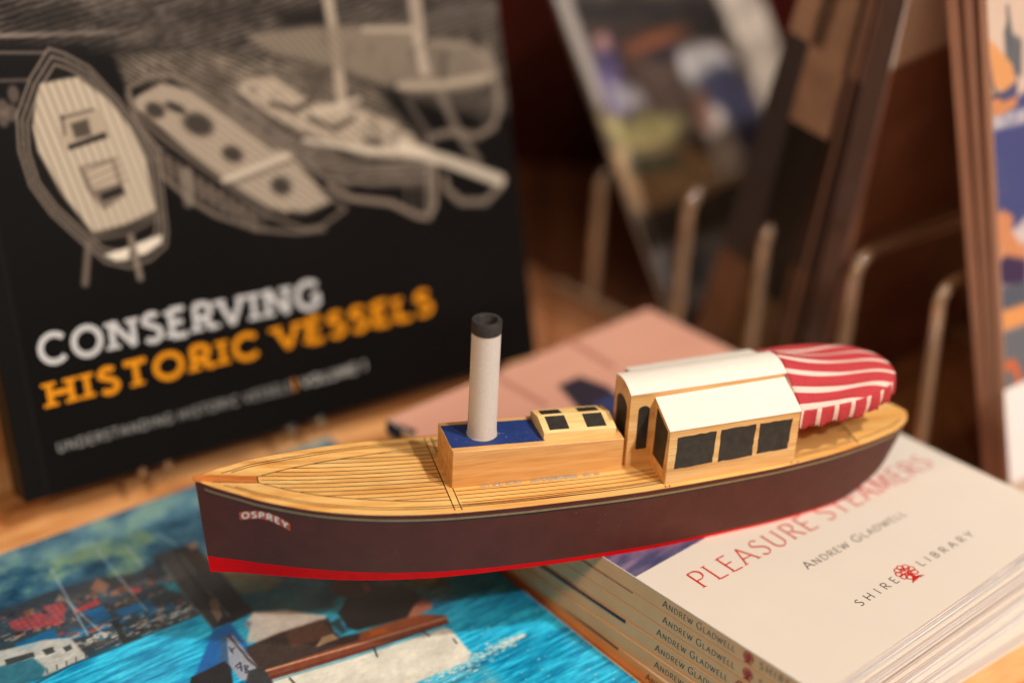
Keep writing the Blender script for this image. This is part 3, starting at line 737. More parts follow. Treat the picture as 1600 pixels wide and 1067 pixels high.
# spray and sparkles
sp0, sp1 = [np.array(q) for q in [(-64.11,-145.93),(-16.1,-146.93)]]
for i in range(420):
    f_ = r_.random() ** .8; q = sp0 + (sp1 - sp0) * f_ + dn * r_.normal(0, 3.6 * (1.15 - f_)) - dn * 1.0
    c.spot2 = None
    w0 = r_.uniform(.25, .7)
    c.line([tuple(q), tuple(q + dv * r_.uniform(.2, 1.6))], (228, 230, 216), w0, r_.uniform(.3, .9), .4)
for i in range(90):
    q = sp1 + np.array([r_.uniform(-60, 25), r_.uniform(-50, 14)]); c.line([tuple(q), tuple(q + dv * .4)], (220, 236, 236), .45, .7, .4)
fo = c.mask([(-69.7,-142.7),(-51.4,-145.02),(-38.18,-146.59),(-38.85,-155.5),(-34.22,-167.99),(-42.94,-173.71),(-75.27,-150.61)], 6)
c.tint(fo * .55 * np.clip(c.noise(4, 51, 2.5, .3) * 2 - .4, 0, 1), (206, 200, 184))
g1 = c.noise(1.3, 301, 1.6, .3); g2 = c.noise(6, 302, 1.3, .2)
c.im = np.clip(c.im * (.90 + .10 * g1[..., None] + .10 * g2[..., None]) + (g1 - .5)[..., None] * 12, 0, 255)
c.sheet('cover_picture', printed('glossy_blue_cover', .22, .35, .1), bl)

# ------------------------------------------------------------------ black hardback leaning on its easel
MB_ = frame((-175.262, 35.2613, 14), (0.81488, 0.57963, 0), (-0.164624, 0.231438, 0.95882))
bb = root('hardback_book', 'large black hardback with a line drawing of moored ships, leaning back on an easel', 'book', MB_)
BKW, BKH = 232.11, 280.0
mb = MB(); mb.box(3, BKW - 2.5, 2.5, BKH - 3, -12.5, -2.2); mb.build('pages', M_pages, bb)
M_case_black = plain('black_cloth_board', (12, 9, 8), .5, var=.1, spec=.25)
mb = MB(); mb.box(0, BKW, 0, BKH, -2.1, -.08); mb.box(0, BKW, 0, BKH, -15, -12.7); mb.box(0, 2.2, 0, BKH, -12.65, -2.15)
mb.build('cover', M_case_black, bb, bevel=.5)
c = Canvas(.4, BKW - .4, .4, BKH - .4, .5, (9, 6, 5))
c.im += (c.noise(40, 1, 1, 0) - .5)[..., None] * 5
c.poly([(7.5, .5), (9.5, .5), (9.5, BKH), (7.5, BKH)], (24, 20, 19), .8, 1.5)
c.poly([(0, .5), (7, .5), (7, BKH), (0, BKH)], (20, 17, 16), .5, 2)
PAPER = (205, 190, 168); GREY = (128, 116, 104); DK = (34, 29, 26)
# quayside texture across the top
top = c.mask([(24.76,210.07),(250.17,230.3),(255.44,124.94),(184.5,137.71),(144.39,157.35),(93.4,160.26),(56.32,161.52),(36.16,162.48),(16.44,167.23)], 5)
tn1 = c.noise(1.5, 61, 3, -.1); tn2 = c.noise(10, 62, 1.5, .2)
c.im += (top * (20 + 80 * np.clip(tn2 - .3, 0, 1) + 90 * (tn1 - .45)))[..., None] * np.array([1, .92, .88])
c.line([(23.09,181.61),(49.21,178.43),(85.18,175.37),(129.65,174.83)], (150, 132, 126), 2.2, .8, 1)
for i in range(26):
    p = np.array([(23.22,168.16)][0]); e_ = np.array([(95.86,161.74)][0]); q = p + (e_ - p) * i / 25
    c.line([tuple(q), tuple(q + np.array([0, -4.5]))], DK, 1.5, .85, .8)
    c.spot(tuple(q + np.array([1.7, 1.2])), 1.2, .9, (150, 124, 114), 0, .6)
c.line([(22.6,169.01),(56.67,163.43),(96.06,162.92),(125.23,162.03)], (126, 112, 104), 1.0, .7, .8)
c.line([(21.47,163.17),(37.84,160.78)], (110, 98, 90), 1.0, .7, .8)
c.line([(19.77,154.34),(29.38,153.05)], (110, 98, 90), 1.4, .7, .8)
for q in [(18.92,144.84),(18.39,141.05),(21.9,142.41),(23.64,148.91)]:
    c.spot(q, 2.4, 3.6, (120, 106, 96), 0, .7)
# the harbour crowd behind and between the hulls: fine pen hatching
def hatch(pts, ang, gap, col, alpha, w=.35, seed=0, soft=5, back=(40, 35, 31), ba=.8):
    m_ = c.mask(pts, soft); c.tint(m_ * ba, back)
    n_ = c.noise(5, seed, 1.5, ang); n2_ = c.noise(1.4, seed + 1, 2.5, ang)
    p_ = (-c.X * math.sin(ang) + c.Y * math.cos(ang)) / gap + n_ * .9
    c.tint(m_ * np.clip((np.abs((p_ % 1) - .5) - (.5 - w)) * 6, 0, 1) * alpha * (.35 + .9 * n_), col)
    c.im += (m_ * (n2_ - .5))[..., None] * np.array([70, 62, 56])
hatch([(22.06,186.25),(164.23,168.45),(240.74,161.11),(256.03,129.48),(247.17,105.28),(206.83,111.93),(170.34,127.82),(124.63,144.44),(92.37,154.34),(55.97,159.61),(18.68,168.8)], .15, 2.2, (150, 136, 124), .7, .3, 201)
hatch([(62.89,157.62),(99.02,154.39),(123.11,135.23),(148.36,106.33),(152.02,90.23),(125.38,106.1),(99.25,129.66),(84.06,144.41),(65.74,144.24)], -.62, 1.7, (168, 152, 134), .85, .34, 203, 3)
hatch([(96.85,154.7),(142.07,142.9),(170.34,127.82),(187.21,103.96),(178.99,100.91),(156.03,115.94),(121.58,125.98),(102.99,138.39)], -.5, 1.9, (176, 160, 140), .85, .34, 205, 4)
hatch([(64.15,135.45),(77.38,118.91),(94.54,102.19),(115.04,86.43),(111.88,81.63),(88.58,93.81),(73.49,109.27),(65.13,123.12)], -.62, 1.9, (120, 108, 96), .8, .3, 207, 3)
hatch([(122.24,123.75),(143.46,107.2),(163.29,99.25),(189.75,95.6),(189.24,83.17),(160.56,89.73),(139.74,99.14),(122.47,110.92)], -.12, 1.7, (150, 134, 118), .85, .3, 209, 2.5)
hatch([(187.2,148.25),(232.06,148.77),(229.73,121.93),(220.24,102.84),(204.2,122.51),(181.49,127.17)], .1, 2.0, (150, 136, 120), .7, .3, 211, 4, (34, 30, 27))
for i in range(30):
    p = np.array([(21.47,168.22)][0]); e_ = np.array([(63.94,163.39)][0]); q = p + (e_ - p) * i / 29
    c.line([tuple(q), tuple(q + np.array([0, -5.5]))], (14, 11, 10), 1.3, .85 * (1 - i / 40), .8)
    c.spot(tuple(q + np.array([1.6, 1.6])), 1.2, 1.1, (168, 152, 142), 0, .8 * (1 - i / 40))
c.line([(20.53,163.31),(37.84,160.78),(50.95,160.33)], (14, 11, 10), 5.0, .8, 1)
c.line([(20.69,164.15),(38.0,161.63)], (130, 116, 106), 1.0, .8, .8)
c.poly([(24.77,180.27),(49.14,178.05),(56.23,172.28),(48.2,167.55),(22.99,171.04)], (22, 18, 16), .6, 8, .5, 4)
c.poly([(130.26,164.45),(151.23,162.74),(152.44,155.19),(132.51,156.88)], (20, 16, 14), .8, 6)
c.poly([(88.72,170.94),(128.32,166.77),(122.97,162.33),(89.81,164.78)], (24, 20, 18), .5, 8, .5, 5)
def ship_lines(outl, n, col, gap, alpha=.75, w=.7):
    P = np.array(outl); cen = P.mean(0)
    for i in range(n):
        k = 1 - gap * i; c.line([tuple(cen + (p - cen) * k) for p in P], col, w, alpha, .7)
# first ship, seen from above
o1 = [(39.26,162.99),(30.69,153.62),(23.35,141.2),(21.77,128.76),(23.47,115.6),(29.18,103.99),(38.3,91.98),(46.03,82.41),(54.94,78.4),(63.86,79.64),(70.59,83.49),(72.05,88.67),(73.53,114.44),(68.28,128.68),(61.95,140.83),(52.9,154.16),(44.81,160.25),(39.26,162.99)]
c.poly(o1, (22, 18, 16), .9, 1)
ship_lines(o1, 3, (150, 136, 122), .07, .85, .9)
for i in range(30):
    a_ = i / 29; k_ = a_ * (len(o1) - 2); j_ = int(k_); p = np.array(o1[j_]) + (np.array(o1[j_ + 1]) - np.array(o1[j_])) * (k_ - j_); q = np.array(o1).mean(0); c.line([tuple(p), tuple(p + (q - p) * .1)], (120, 108, 96), .5, .6)
d1 = [(33.79,151.01),(41.13,151.43),(48.27,151.41),(57.86,141.49),(64.3,130.37),(68.42,117.42),(69.03,97.65),(66.77,96.02),(43.77,93.21),(34.5,110.5),(28.55,127.56),(28.23,136.47),(30.64,143.9)]
c.poly(d1, PAPER, .95, 1.2)
m1 = c.mask(d1, 1.0)
pa, pb = [np.array(q) for q in [(39.09,151.35),(51.32,93.93)]]
dd = (pb - pa) / np.linalg.norm(pb - pa); nn_ = np.array([-dd[1], dd[0]])
ph = (c.X * nn_[0] + c.Y * nn_[1]) / 3.1
c.tint(m1 * np.clip(1 - np.abs((ph % 1) - .5) * 5.5, 0, 1) * .75, (112, 98, 84))
c.poly([(37.84,139.29),(51.33,140.05),(55.45,136.88),(55.46,128.34),(40.02,126.32),(37.62,129.93)], (176, 160, 140), 1, 1)
c.poly([(39.74,127.57),(54.71,129.98),(55.37,127.85),(39.91,125.74)], DK, 1, 1)
c.poly([(42.17,135.11),(49.02,135.95),(49.46,129.88),(43.17,129.46)], (70, 62, 54), .9, 1.2)
c.line([(39.05,137.61),(51.61,138.71)], DK, .8, .7)
c.line([(39.46,131.6),(39.73,138.48)], DK, .8, .7)
c.poly([(42.29,119.11),(56.59,120.05),(58.61,105.89),(49.0,101.6),(43.86,110.74)], (120, 106, 94), 1, 1.2)
c.poly([(44.2,118.25),(55.3,118.76),(56.43,110.4),(46.29,109.77)], (184, 168, 148), 1, 1)
c.poly([(48.56,107.81),(57.28,109.22),(58.07,106.5),(49.12,105.15)], DK, 1, 1)
for i in range(4): 
    p = np.array([(44.44,116.7)][0]) + np.array([.4, -1.9]) * i * 1.5; c.line([tuple(p), tuple(p + np.array([14, 3.2]))], (110, 96, 84), .6, .7)
c.line([(43.81,93.41),(56.65,93.89),(68.53,96.71)], (90, 80, 70), 2.2, .8, 1)
c.line([(42.94,91.53),(57.24,91.17),(71.0,95.18)], (120, 106, 94), 1.2, .8, 1)
c.poly([(46.01,85.21),(56.34,86.15),(55.31,81.67),(50.2,81.93)], (232, 220, 200), 1, 1)
c.poly([(58.6,86.73),(69.75,88.09),(69.0,85.09),(62.15,82.32),(58.92,82.48)], (232, 220, 200), 1, 1)
c.line([(57.49,89.56),(58.42,73.65)], (140, 126, 112), 2.6, .9, 1)
c.line([(40.94,90.4),(37.08,76.27)], (118, 106, 94), 3.0, .85, 1.2)
# second ship
d2 = [(67.27,139.77),(70.57,141.47),(79.68,144.28),(89.86,139.94),(104.41,126.72),(119.39,112.75),(129.36,108.62),(130.01,105.26),(142.61,87.05),(137.66,85.25),(126.58,84.14),(115.52,89.37),(100.24,102.17),(85.85,116.89),(76.67,127.25),(68.47,135.75)]
c.poly(d2, (184, 168, 148), .95, 1.4)
m2 = c.mask(d2, 1.0)
pa, pb = [np.array(q) for q in [(75.09,142.77),(127.95,92.62)]]
dd = (pb - pa) / np.linalg.norm(pb - pa); nn_ = np.array([-dd[1], dd[0]])
ph = (c.X * nn_[0] + c.Y * nn_[1]) / 2.5
c.tint(m2 * np.clip(1 - np.abs((ph % 1) - .5) * 5.5, 0, 1) * .85, (92, 80, 70))
for pl, w in (([(66.59,143.1),(68.12,133.78),(76.14,124.27),(87.4,112.96),(101.0,99.9),(115.04,86.43),(129.22,78.11),(136.47,77.74),(148.34,82.6),(142.86,88.66)], 1.6), ([(65.74,144.24),(75.97,147.68),(84.41,146.39),(92.28,141.1),(105.86,128.57),(119.87,115.65),(128.37,109.87)], 1.3),
              ([(73.67,110.28),(82.77,99.16),(92.61,90.88),(108.48,82.32),(125.51,77.54),(137.48,76.43)], 1.8), ([(65.39,142.29),(66.9,132.97),(74.21,119.47),(73.85,111.28)], 1.6)):
    c.line(pl, (132, 118, 104), w, .8, 1)
for i in range(9):
    p, q = [np.array(x) for x in [(76.85,115.9),(107.27,89.05)]]; s_ = p + (q - p) * i / 8
    c.line([tuple(s_), tuple(s_ + np.array([.8, -6.5]))], (124, 110, 98), 2.4, .7, 1)
for q, rx, ry in (([(75.27,134.63)][0], 4.4, 3.2), ([(91.43,126.61)][0], 7, 4.6), ([(103.45,113.02)][0], 5, 3.4), ([(121.76,97.05)][0], 5, 4), ([(83.38,134.33)][0], 5, 2)):
    c.spot(q, rx, ry, (46, 40, 36), -.5, .85)
c.line([(98.23,103.82),(128.2,108.83)], (206, 192, 172), 2.2, .9, 1)
c.line([(100.06,101.15),(130.18,106.32)], (70, 62, 56), 1.0, .7, 1)
c.line([(124.42,85.66),(131.25,83.21),(138.85,85.02)], DK, 2.4, .8, 1)
c.line([(83.46,109.51),(82.59,98.15)], (140, 126, 112), 4.4, .7, 1)
# third ship
d3 = [(111.11,140.24),(118.0,140.22),(124.92,140.0),(139.55,128.17),(160.48,121.54),(174.4,113.96),(190.24,98.92),(185.26,96.19),(159.95,102.07),(137.4,114.77),(126.56,121.44),(116.21,129.5),(109.49,137.37)]
c.poly(d3, (192, 176, 154), .95, 1.6)
m3 = c.mask(d3, 1.0)
ph = (c.X * nn_[0] + c.Y * nn_[1]) / 2.7
c.tint(m3 * np.clip(1 - np.abs((ph % 1) - .5) * 5, 0, 1) * .8, (96, 84, 74))
c.tint(m3 * np.clip(c.noise(4, 71) * 3 - 1.6, 0, 1) * .7, (80, 70, 62))
for pl, w, cl in (([(105.65,134.86),(121.56,119.62),(138.05,103.81),(158.95,95.6),(189.23,92.07)], 2.0, GREY), ([(108.71,126.01),(127.07,110.1),(141.77,96.57),(160.73,90.81),(188.61,87.86)], 1.6, GREY), ([(136.38,108.46),(161.9,98.39),(189.59,94.5)], 1.2, GREY),
                  ([(142.45,93.15),(151.28,86.48),(169.42,81.06),(181.21,73.28),(186.24,71.71),(189.8,76.18),(192.15,94.04)], 2.6, (150, 134, 118)), ([(190.88,103.32),(186.65,74.5)], 2.4, GREY), ([(179.11,94.14),(176.81,78.72)], 1.4, (96, 86, 76)), ([(184.49,95.42),(181.38,74.4)], 1.4, (96, 86, 76)),
                  ([(196.34,86.42),(196.34,81.83),(202.74,75.05),(214.67,72.74),(222.98,77.95)], 3.0, (136, 122, 108)), ([(177.83,102.79),(199.9,92.64),(223.33,80.46)], 5.0, (214, 200, 180)), ([(134.72,113.07),(162.73,103.79),(180.09,100.71)], 2.0, (214, 200, 180)),
                  ([(153.67,167.67),(154.21,144.31),(153.28,122.93)], 4.6, (186, 170, 150)), ([(123.18,129.42),(131.93,125.34),(140.67,127.66)], 2.4, (60, 52, 46)), ([(138.41,121.06),(148.37,115.06),(157.43,117.89)], 2.4, (70, 60, 54)), ([(141.09,122.77),(161.0,124.94)], 2.2, (200, 186, 166)), ([(162.17,108.31),(166.91,106.38)], 2.6, (50, 44, 40))):
    c.line(pl, cl, w, .85, 1)
# fourth ship behind, with two masts
c.poly([(116.23,157.07),(142.92,156.5),(190.21,151.32),(190.48,144.51),(181.81,129.33),(175.28,128.14),(156.72,136.97),(141.93,142.92),(126.3,148.38)], (150, 136, 118), .85, 3, .3, 5)
ph4 = (c.X * .8 + c.Y * .6) / 2.4
c.tint(c.mask([(116.23,157.07),(142.92,156.5),(190.21,151.32),(190.48,144.51),(181.81,129.33),(175.28,128.14),(156.72,136.97),(126.3,148.38)], 3) * np.clip(1 - np.abs((ph4 % 1) - .5) * 5, 0, 1) * .8, (62, 54, 48))
c.poly([(180.24,127.37),(185.6,137.55),(196.64,142.54),(211.91,139.25),(222.95,132.04),(224.53,123.87),(221.4,120.94),(201.38,121.27),(183.59,124.08)], (132, 120, 104), .8, 2, .3, 4)
for pl, w, cl in (([(180.24,127.37),(201.91,124.88),(223.28,124.63)], 3.2, (176, 160, 140)), ([(196.64,142.54),(214.59,139.43),(223.03,132.59),(225.86,123.67)], 2.4, (150, 136, 120)), ([(223.57,136.46),(226.99,126.91),(226.84,110.93),(223.07,103.51),(214.53,100.94),(201.66,104.86),(191.04,104.42)], 3.2, (138, 124, 110)),
                  ([(199.86,119.83),(204.58,106.63),(213.02,90.26)], 4.0, (120, 108, 96)), ([(183.18,121.38),(189.14,109.25),(193.44,102.88)], 3.0, (90, 80, 72)), ([(192.55,162.74),(192.69,146.39)], 6.0, (180, 164, 146)), ([(191.74,144.33),(193.07,131.47)], 4.6, (186, 170, 152)),
                  ([(167.68,152.03),(189.83,148.76)], 2.0, (190, 174, 154)), ([(197.43,147.93),(229.4,149.13)], 4.0, (86, 78, 70)), ([(198.22,153.3),(230.01,153.52)], 3.0, (96, 88, 80)), ([(203.68,137.1),(200.97,127.49)], 3.0, (80, 72, 64))):
    c.line(pl, cl, w, .8, 1.2)
c.sheet('cover_print', M_blackcover, bb)
def blk_text(s, q0, q1, cap, mat, **kw):
    mb = MB(); (ax, ay), (bx, by) = q0, q1; L = math.hypot(bx - ax, by - ay); dx, dy = (bx - ax) / L, (by - ay) / L
    lettering(mb, s, 0, L, lambda x, y, l: (ax + dx * x - dy * y, ay + dy * x + dx * y, .06 + l * .012), cap, **kw)
    return mb.build('title_lettering', mat, bb)
SLAB = dict(thick=.185, even=True, serif=.38, serif_t=.145, gap=.15, space=.36)
_q = [(14.88,50.11),(131.8,46.1)]
blk_text('CONSERVING', _q[0], _q[1], 10.4, M_silver, **SLAB)
_q = [(14.45,33.55),(182.33,31.73)]
blk_text('HISTORIC VESSELS', _q[0], _q[1], 9.2, M_orange, **SLAB)
_q = [(15.06,15.73),(113.39,14.96)]
o_ = blk_text('UNDERSTANDING HISTORIC VESSELS', _q[0], _q[1], 3.6, M_dim, thick=.15, even=True, serif=.01, serif_t=.01, gap=.16, space=.4); o_.name = 'subtitle_lettering'
_q = [(114.27,15.01),(116.02,15.1)]
mb = MB(); a0, a1 = _q[0], _q[1]; mb.box(a0[0], a0[0] + .8, a0[1] - .6, a0[1] + 4.2, .05, .1); mb.build('orange_divider', M_orange, bb)
_q = [(117.74,14.93),(147.81,14.97)]
o_ = blk_text('VOLUME 1', _q[0], _q[1], 3.6, plain('light_grey_ink', (200, 196, 190), .4), thick=.15, even=True, serif=.01, serif_t=.01, gap=.16, space=.4); o_.name = 'subtitle_lettering'

# clear easel below it: bent rods whose hooked ends hold the lower edge of the cover
ea = root('clear_easel', 'clear acrylic rod easel holding up the black hardback, hooked ends glinting below the cover', 'easel', frame((-175.262, 35.2613, 0), (0.81488, 0.57963, 0), (-0.57963, 0.81488, 0)))
for xo in (45.2, 55.8, 109.3, 122.6):
    pts = [(xo, 78, 2.3), (xo, 70, 2.3), (xo, 62, 2.8), (xo, 52, 7), (xo, 44, 10.2), (xo, 34, 11.2), (xo, 20, 11.4), (xo, 8, 11.4), (xo, 1, 11.6), (xo, -1.4, 12.0), (xo, -2.4, 13.0), (xo, -2.9, 14.2), (xo, -3.0, 16.0)]
    m_ = MB(); m_.tube(pts, 1.15, 12); m_.build('hook_rod', M_clear, ea, smooth=50)
for xo in (70, 165):
    m_ = MB(); m_.tube([(xo, 24, 11.2), (xo, 30, 26), (xo, 44, 68), (xo, 62, 120), (xo, 70, 128), (xo, 80, 124), (xo, 118, 20), (xo, 124, 2.5)], 2.0, 12)
    m_.build('back_rod', M_clear, ea, smooth=50)
m_ = MB(); m_.tube([(x, 24, 9.0) for x in np.linspace(30, 190, 8)], 2.0, 12); m_.build('cross_rod', M_clear, ea, smooth=50)
m_ = MB(); m_.tube([(x, 78, 2.4) for x in np.linspace(30, 190, 8)], 2.0, 12); m_.build('cross_rod', M_clear, ea, smooth=50)

# ------------------------------------------------------------------ clear rack with the upright books behind
def on_rack(vv, uu, z=0): 
    p = AV + VV * vv + UV * uu; return (p.x, p.y, z)
MR = frame(on_rack(0, 0), VV, -UV)          # local x = V (depth), y = -U, z up
rk = root('clear_rod_rack', 'rack of clear bent acrylic rods holding the upright books behind the boat', 'rack', MR)
for (ut, zt, lean) in ((116, 81, 4), (75, 78, 0), (27, 75, 0), (-17, 75, 0), (-72, 67, 0)):
    R_ = 9.0; x0 = 190.0; pts = [(x0 - 1, -ut - lean, 2.5)]
    for z in np.linspace(8, zt - R_, 8): pts.append((x0, -ut - lean * (1 - z / zt), z))
    for k in range(1, 9):
        a_ = math.radians(90 * k / 8); pts.append((x0 + R_ * (1 - math.cos(a_)), -ut, zt - R_ + R_ * math.sin(a_)))
    for x in np.linspace(x0 + 16, x0 + 108, 8): pts.append((x, -ut, zt - (x - x0 - 16) * .05))
    z_e = zt - 4.6
    for k in range(1, 7):
        a_ = math.radians(90 * k / 6); pts.append((x0 + 108 + R_ * math.sin(a_), -ut, z_e - R_ + R_ * math.cos(a_)))
    for z in np.linspace(z_e - R_ - 6, 3, 6): pts.append((x0 + 117, -ut, z))
    m_ = MB(); m_.tube(pts, 2.7, 16); m_.build('divider_rod', M_rod, rk, smooth=50)
for x in (189.0, 307.0):
    m_ = MB(); m_.tube([(x - 5.5, y, 2.6) for y in np.linspace(-140, 90, 12)], 2.5, 12); m_.build('base_rail', M_rod, rk, smooth=50)

def lean_frame(u0, deg, v0=192.0, z0=0.4):
    """x = depth along V, y = up the leaning cover, z = out of the cover towards +U"""
    a_ = math.radians(deg); d = UV * math.sin(a_) + Vector((0, 0, 1)) * math.cos(a_)
    return frame(on_rack(v0, u0, z0), VV, d)
def upright(name, label, u_right, deg, th, depth, height, spine_c, zones, group, face=None, page_tone=None):
    """closed book or brochure: z = 0 is its +U face, spine side towards the viewer"""
    r = root(name, label, 'book', lean_frame(u_right, deg), group)
    m = plain(name + '_board', spine_c, .45, var=.1, scale=90, coat=.15)
    b_ = MB(); b_.box(0, depth, 0, height, -.7, -.05); b_.box(0, depth, 0, height, -th, -th + .65); b_.box(0, .7, 0, height, -th + .7, -.75)
    b_.build('cover', m, r, bevel=.15)
    b_ = MB(); b_.box(.9, depth - 1, 1, height - 1, -th + .75, -.8); b_.build('pages', M_pages, r)
    for i, (y0, y1, cl) in enumerate(zones):
        b_ = MB(); b_.box(-.12, .3, y0, y1, -th + .15, -.2)
        b_.build('spine_band', plain('spine_band_ink', cl, .35, var=.2, scale=60, coat=.4), r)
    return r
GR = 'dark books leaning in the clear rack'
h2 = lambda z, deg: z / math.cos(math.radians(deg))
upright('leaning_book', 'leaning grey book with light brown spine head, leftmost of the dark books', 10.2, 11.5, 19.0, 140, 230, (60, 55, 58),
        [(h2(158, 11), 229, (172, 140, 120)), (1, h2(52, 11), (120, 88, 72))], GR)
upright('leaning_book', 'leaning black-green book with long tan spine head, beside the thin reddish brown one', 33.2, 8.3, 21.0, 146, 236, (12, 13, 9),
        [(h2(122, 8), 235, (160, 130, 110)), (1, h2(40, 8), (96, 72, 48))], GR)
r3 = upright('leaning_book', 'thin leaning book with reddish brown spine, third of the dark books in the rack', 46.5, 6.3, 11.5, 142, 232, (52, 26, 22),
        [(h2(150, 6), 231, (128, 96, 84)), (1, h2(60, 6), (104, 72, 48))], GR)
for z0_, cl in ((-8.6, (20, 14, 12)), (-5.4, (140, 110, 96)), (-3.0, (18, 12, 10))):
    b_ = MB(); b_.box(-.2, .1, 2, 229, z0_, z0_ + 1.3); b_.build('spine_band', plain('thin_spine_line', cl, .4), r3)
r4 = upright('leaning_book', 'leaning book with dark brown pictured cover and cream head, nearest the pale brochures', 61.0, 4.9, 11.0, 146, 232, (96, 78, 76),
        [(1, h2(90, 5), (88, 66, 58))], GR)
c = Canvas(.4, 145.6, .4, 231.6, .9, (84, 54, 40))
c.im += (c.noise(14, 81, 2.5, .1) - .5)[..., None] * np.array([46, 34, 26])
c.im = np.clip(c.im * np.array([1.75, 1.85, 1.95]), 0, 255)
c.tint(np.clip((c.Y - 158 - .08 * c.X) / 3, 0, 1), (246, 232, 214))
c.spot((46, 92), 40, 26, (170, 112, 66), .1, .7, .9)
c.poly([(0, 26), (146, 40), (146, 48), (0, 34)], (150, 108, 80), .6, 4)
c.poly([(0, 60), (146, 84), (146, 88), (0, 64)], (140, 104, 80), .5, 3)
c.sheet('cover_picture', M_matt, r4)

# book with a painted scene, slumped to the left
pr = root('picture_book', 'book with a painted scene and pale far border, slumped to the left in the rack', 'book', lean_frame(-13.41, -34.2, 190.0), None)
b_ = MB(); b_.box(0, 137, 0, 214, -.5, -.05); b_.box(0, 137, 0, 214, -3.2, -2.8); b_.box(136.2, 137, 0, 214, -2.75, -.55)
b_.build('cover', plain('brown_book_board', (60, 44, 36), .5), pr, bevel=.15)
b_ = MB(); b_.box(.8, 136, .8, 213, -2.75, -.6); b_.build('pages', M_pages, pr)
c = Canvas(.3, 136.7, .3, 213.7, .9, (70, 56, 46))
n1 = c.noise(16, 91); c.im += (n1 - .5)[..., None] * np.array([70, 60, 50])
c.poly([(5.73,168.72),(105.18,152.49),(106.22,133.12),(94.35,131.63),(50.89,140.23),(6.54,150.78)], (26, 20, 18), .95, 6)
c.poly([(-0.75,111.41),(19.21,112.26),(32.95,104.61),(46.54,106.13),(54.54,98.77),(42.8,88.57),(22.09,88.06),(5.98,95.56)], (176, 164, 104), .85, 9, .5, 7)
c.poly([(-1.33,95.53),(47.44,87.46),(64.44,74.04),(55.0,55.87),(-1.13,61.59)], (198, 160, 120), 1, 6, .3, 10)
c.poly([(6.58,91.83),(41.54,86.11),(41.57,75.97),(6.19,81.17)], (124, 128, 108), .9, 6)
c.poly([(9.71,157.3),(83.95,143.13),(69.47,125.33),(35.01,108.71),(8.33,139.73)], (62, 42, 34), .85, 8)
c.poly([(14.52,147.42),(26.49,146.86),(23.96,129.29),(21.25,106.38),(6.56,111.52),(8.14,134.41)], (84, 70, 108), 1, 5)
c.spot([(19.27,144.68)][0], 5, 5, (176, 130, 120), 0, .9)
c.poly([(13.75,126.06),(30.85,120.57),(33.56,110.87),(10.95,110.52)], (176, 170, 176), .9, 5, .3, 6)
c.poly([(30.81,140.57),(54.93,143.13),(77.31,140.64),(56.24,135.47),(32.89,134.7)], (150, 84, 52), .9, 5)
c.poly([(44.88,135.91),(63.77,134.89),(68.8,129.21),(49.66,127.58)], (34, 30, 44), .9, 4)
c.poly([(38.92,131.63),(59.06,125.62),(55.91,104.02),(40.24,103.87),(33.75,116.3)], (96, 76, 66), .9, 6)
c.poly([(64.01,130.19),(78.67,132.85),(95.05,127.68),(103.1,116.48),(84.99,113.61),(67.34,110.82),(61.24,119.59)], (190, 184, 184), 1, 5)
c.poly([(69.07,114.19),(91.47,120.8),(104.52,108.5),(107.19,86.73),(94.89,74.23),(77.2,67.12),(74.87,94.12)], (66, 66, 92), 1, 5)
c.poly([(68.68,103.03),(79.94,98.63),(85.64,72.64),(75.44,63.78),(62.52,65.15),(61.58,84.09)], (206, 192, 184), 1, 5)
c.poly([(64.09,109.66),(74.58,109.24),(71.57,92.99),(58.55,88.54)], (150, 104, 84), .8, 5)
c.poly([(-0.34,63.16),(42.66,62.78),(89.31,58.38),(78.66,38.3),(3.43,46.0)], (74, 64, 58), 1, 6)
c.poly([(-3.88,46.26),(58.49,41.86),(44.05,14.24),(-0.12,9.3),(-7.21,15.07)], (150, 146, 150), 1, 5)
c.poly([(20.64,37.55),(34.34,36.45),(28.78,20.58),(16.69,22.31)], (92, 94, 104), .9, 5)
c.poly([(104.46,156.44),(140.98,155.82),(155.01,115.66),(135.79,80.19),(107.91,82.7),(109.09,117.16)], (204, 190, 176), 1, 5)
sp_ = c.noise(7, 97, 1.3, .4); c.im = np.clip(c.im * (.72 + .56 * sp_[..., None]) + (c.noise(3.5, 98) - .5)[..., None] * 46, 0, 255)
c.poly([(-1.36,173.54),(8.63,171.75),(7.85,116.6),(1.61,116.21)], (158, 148, 140), 1, 3)  # reflection off the acrylic, put into the cover colour as a grey strip
c.sheet('cover_picture', M_matt, pr)

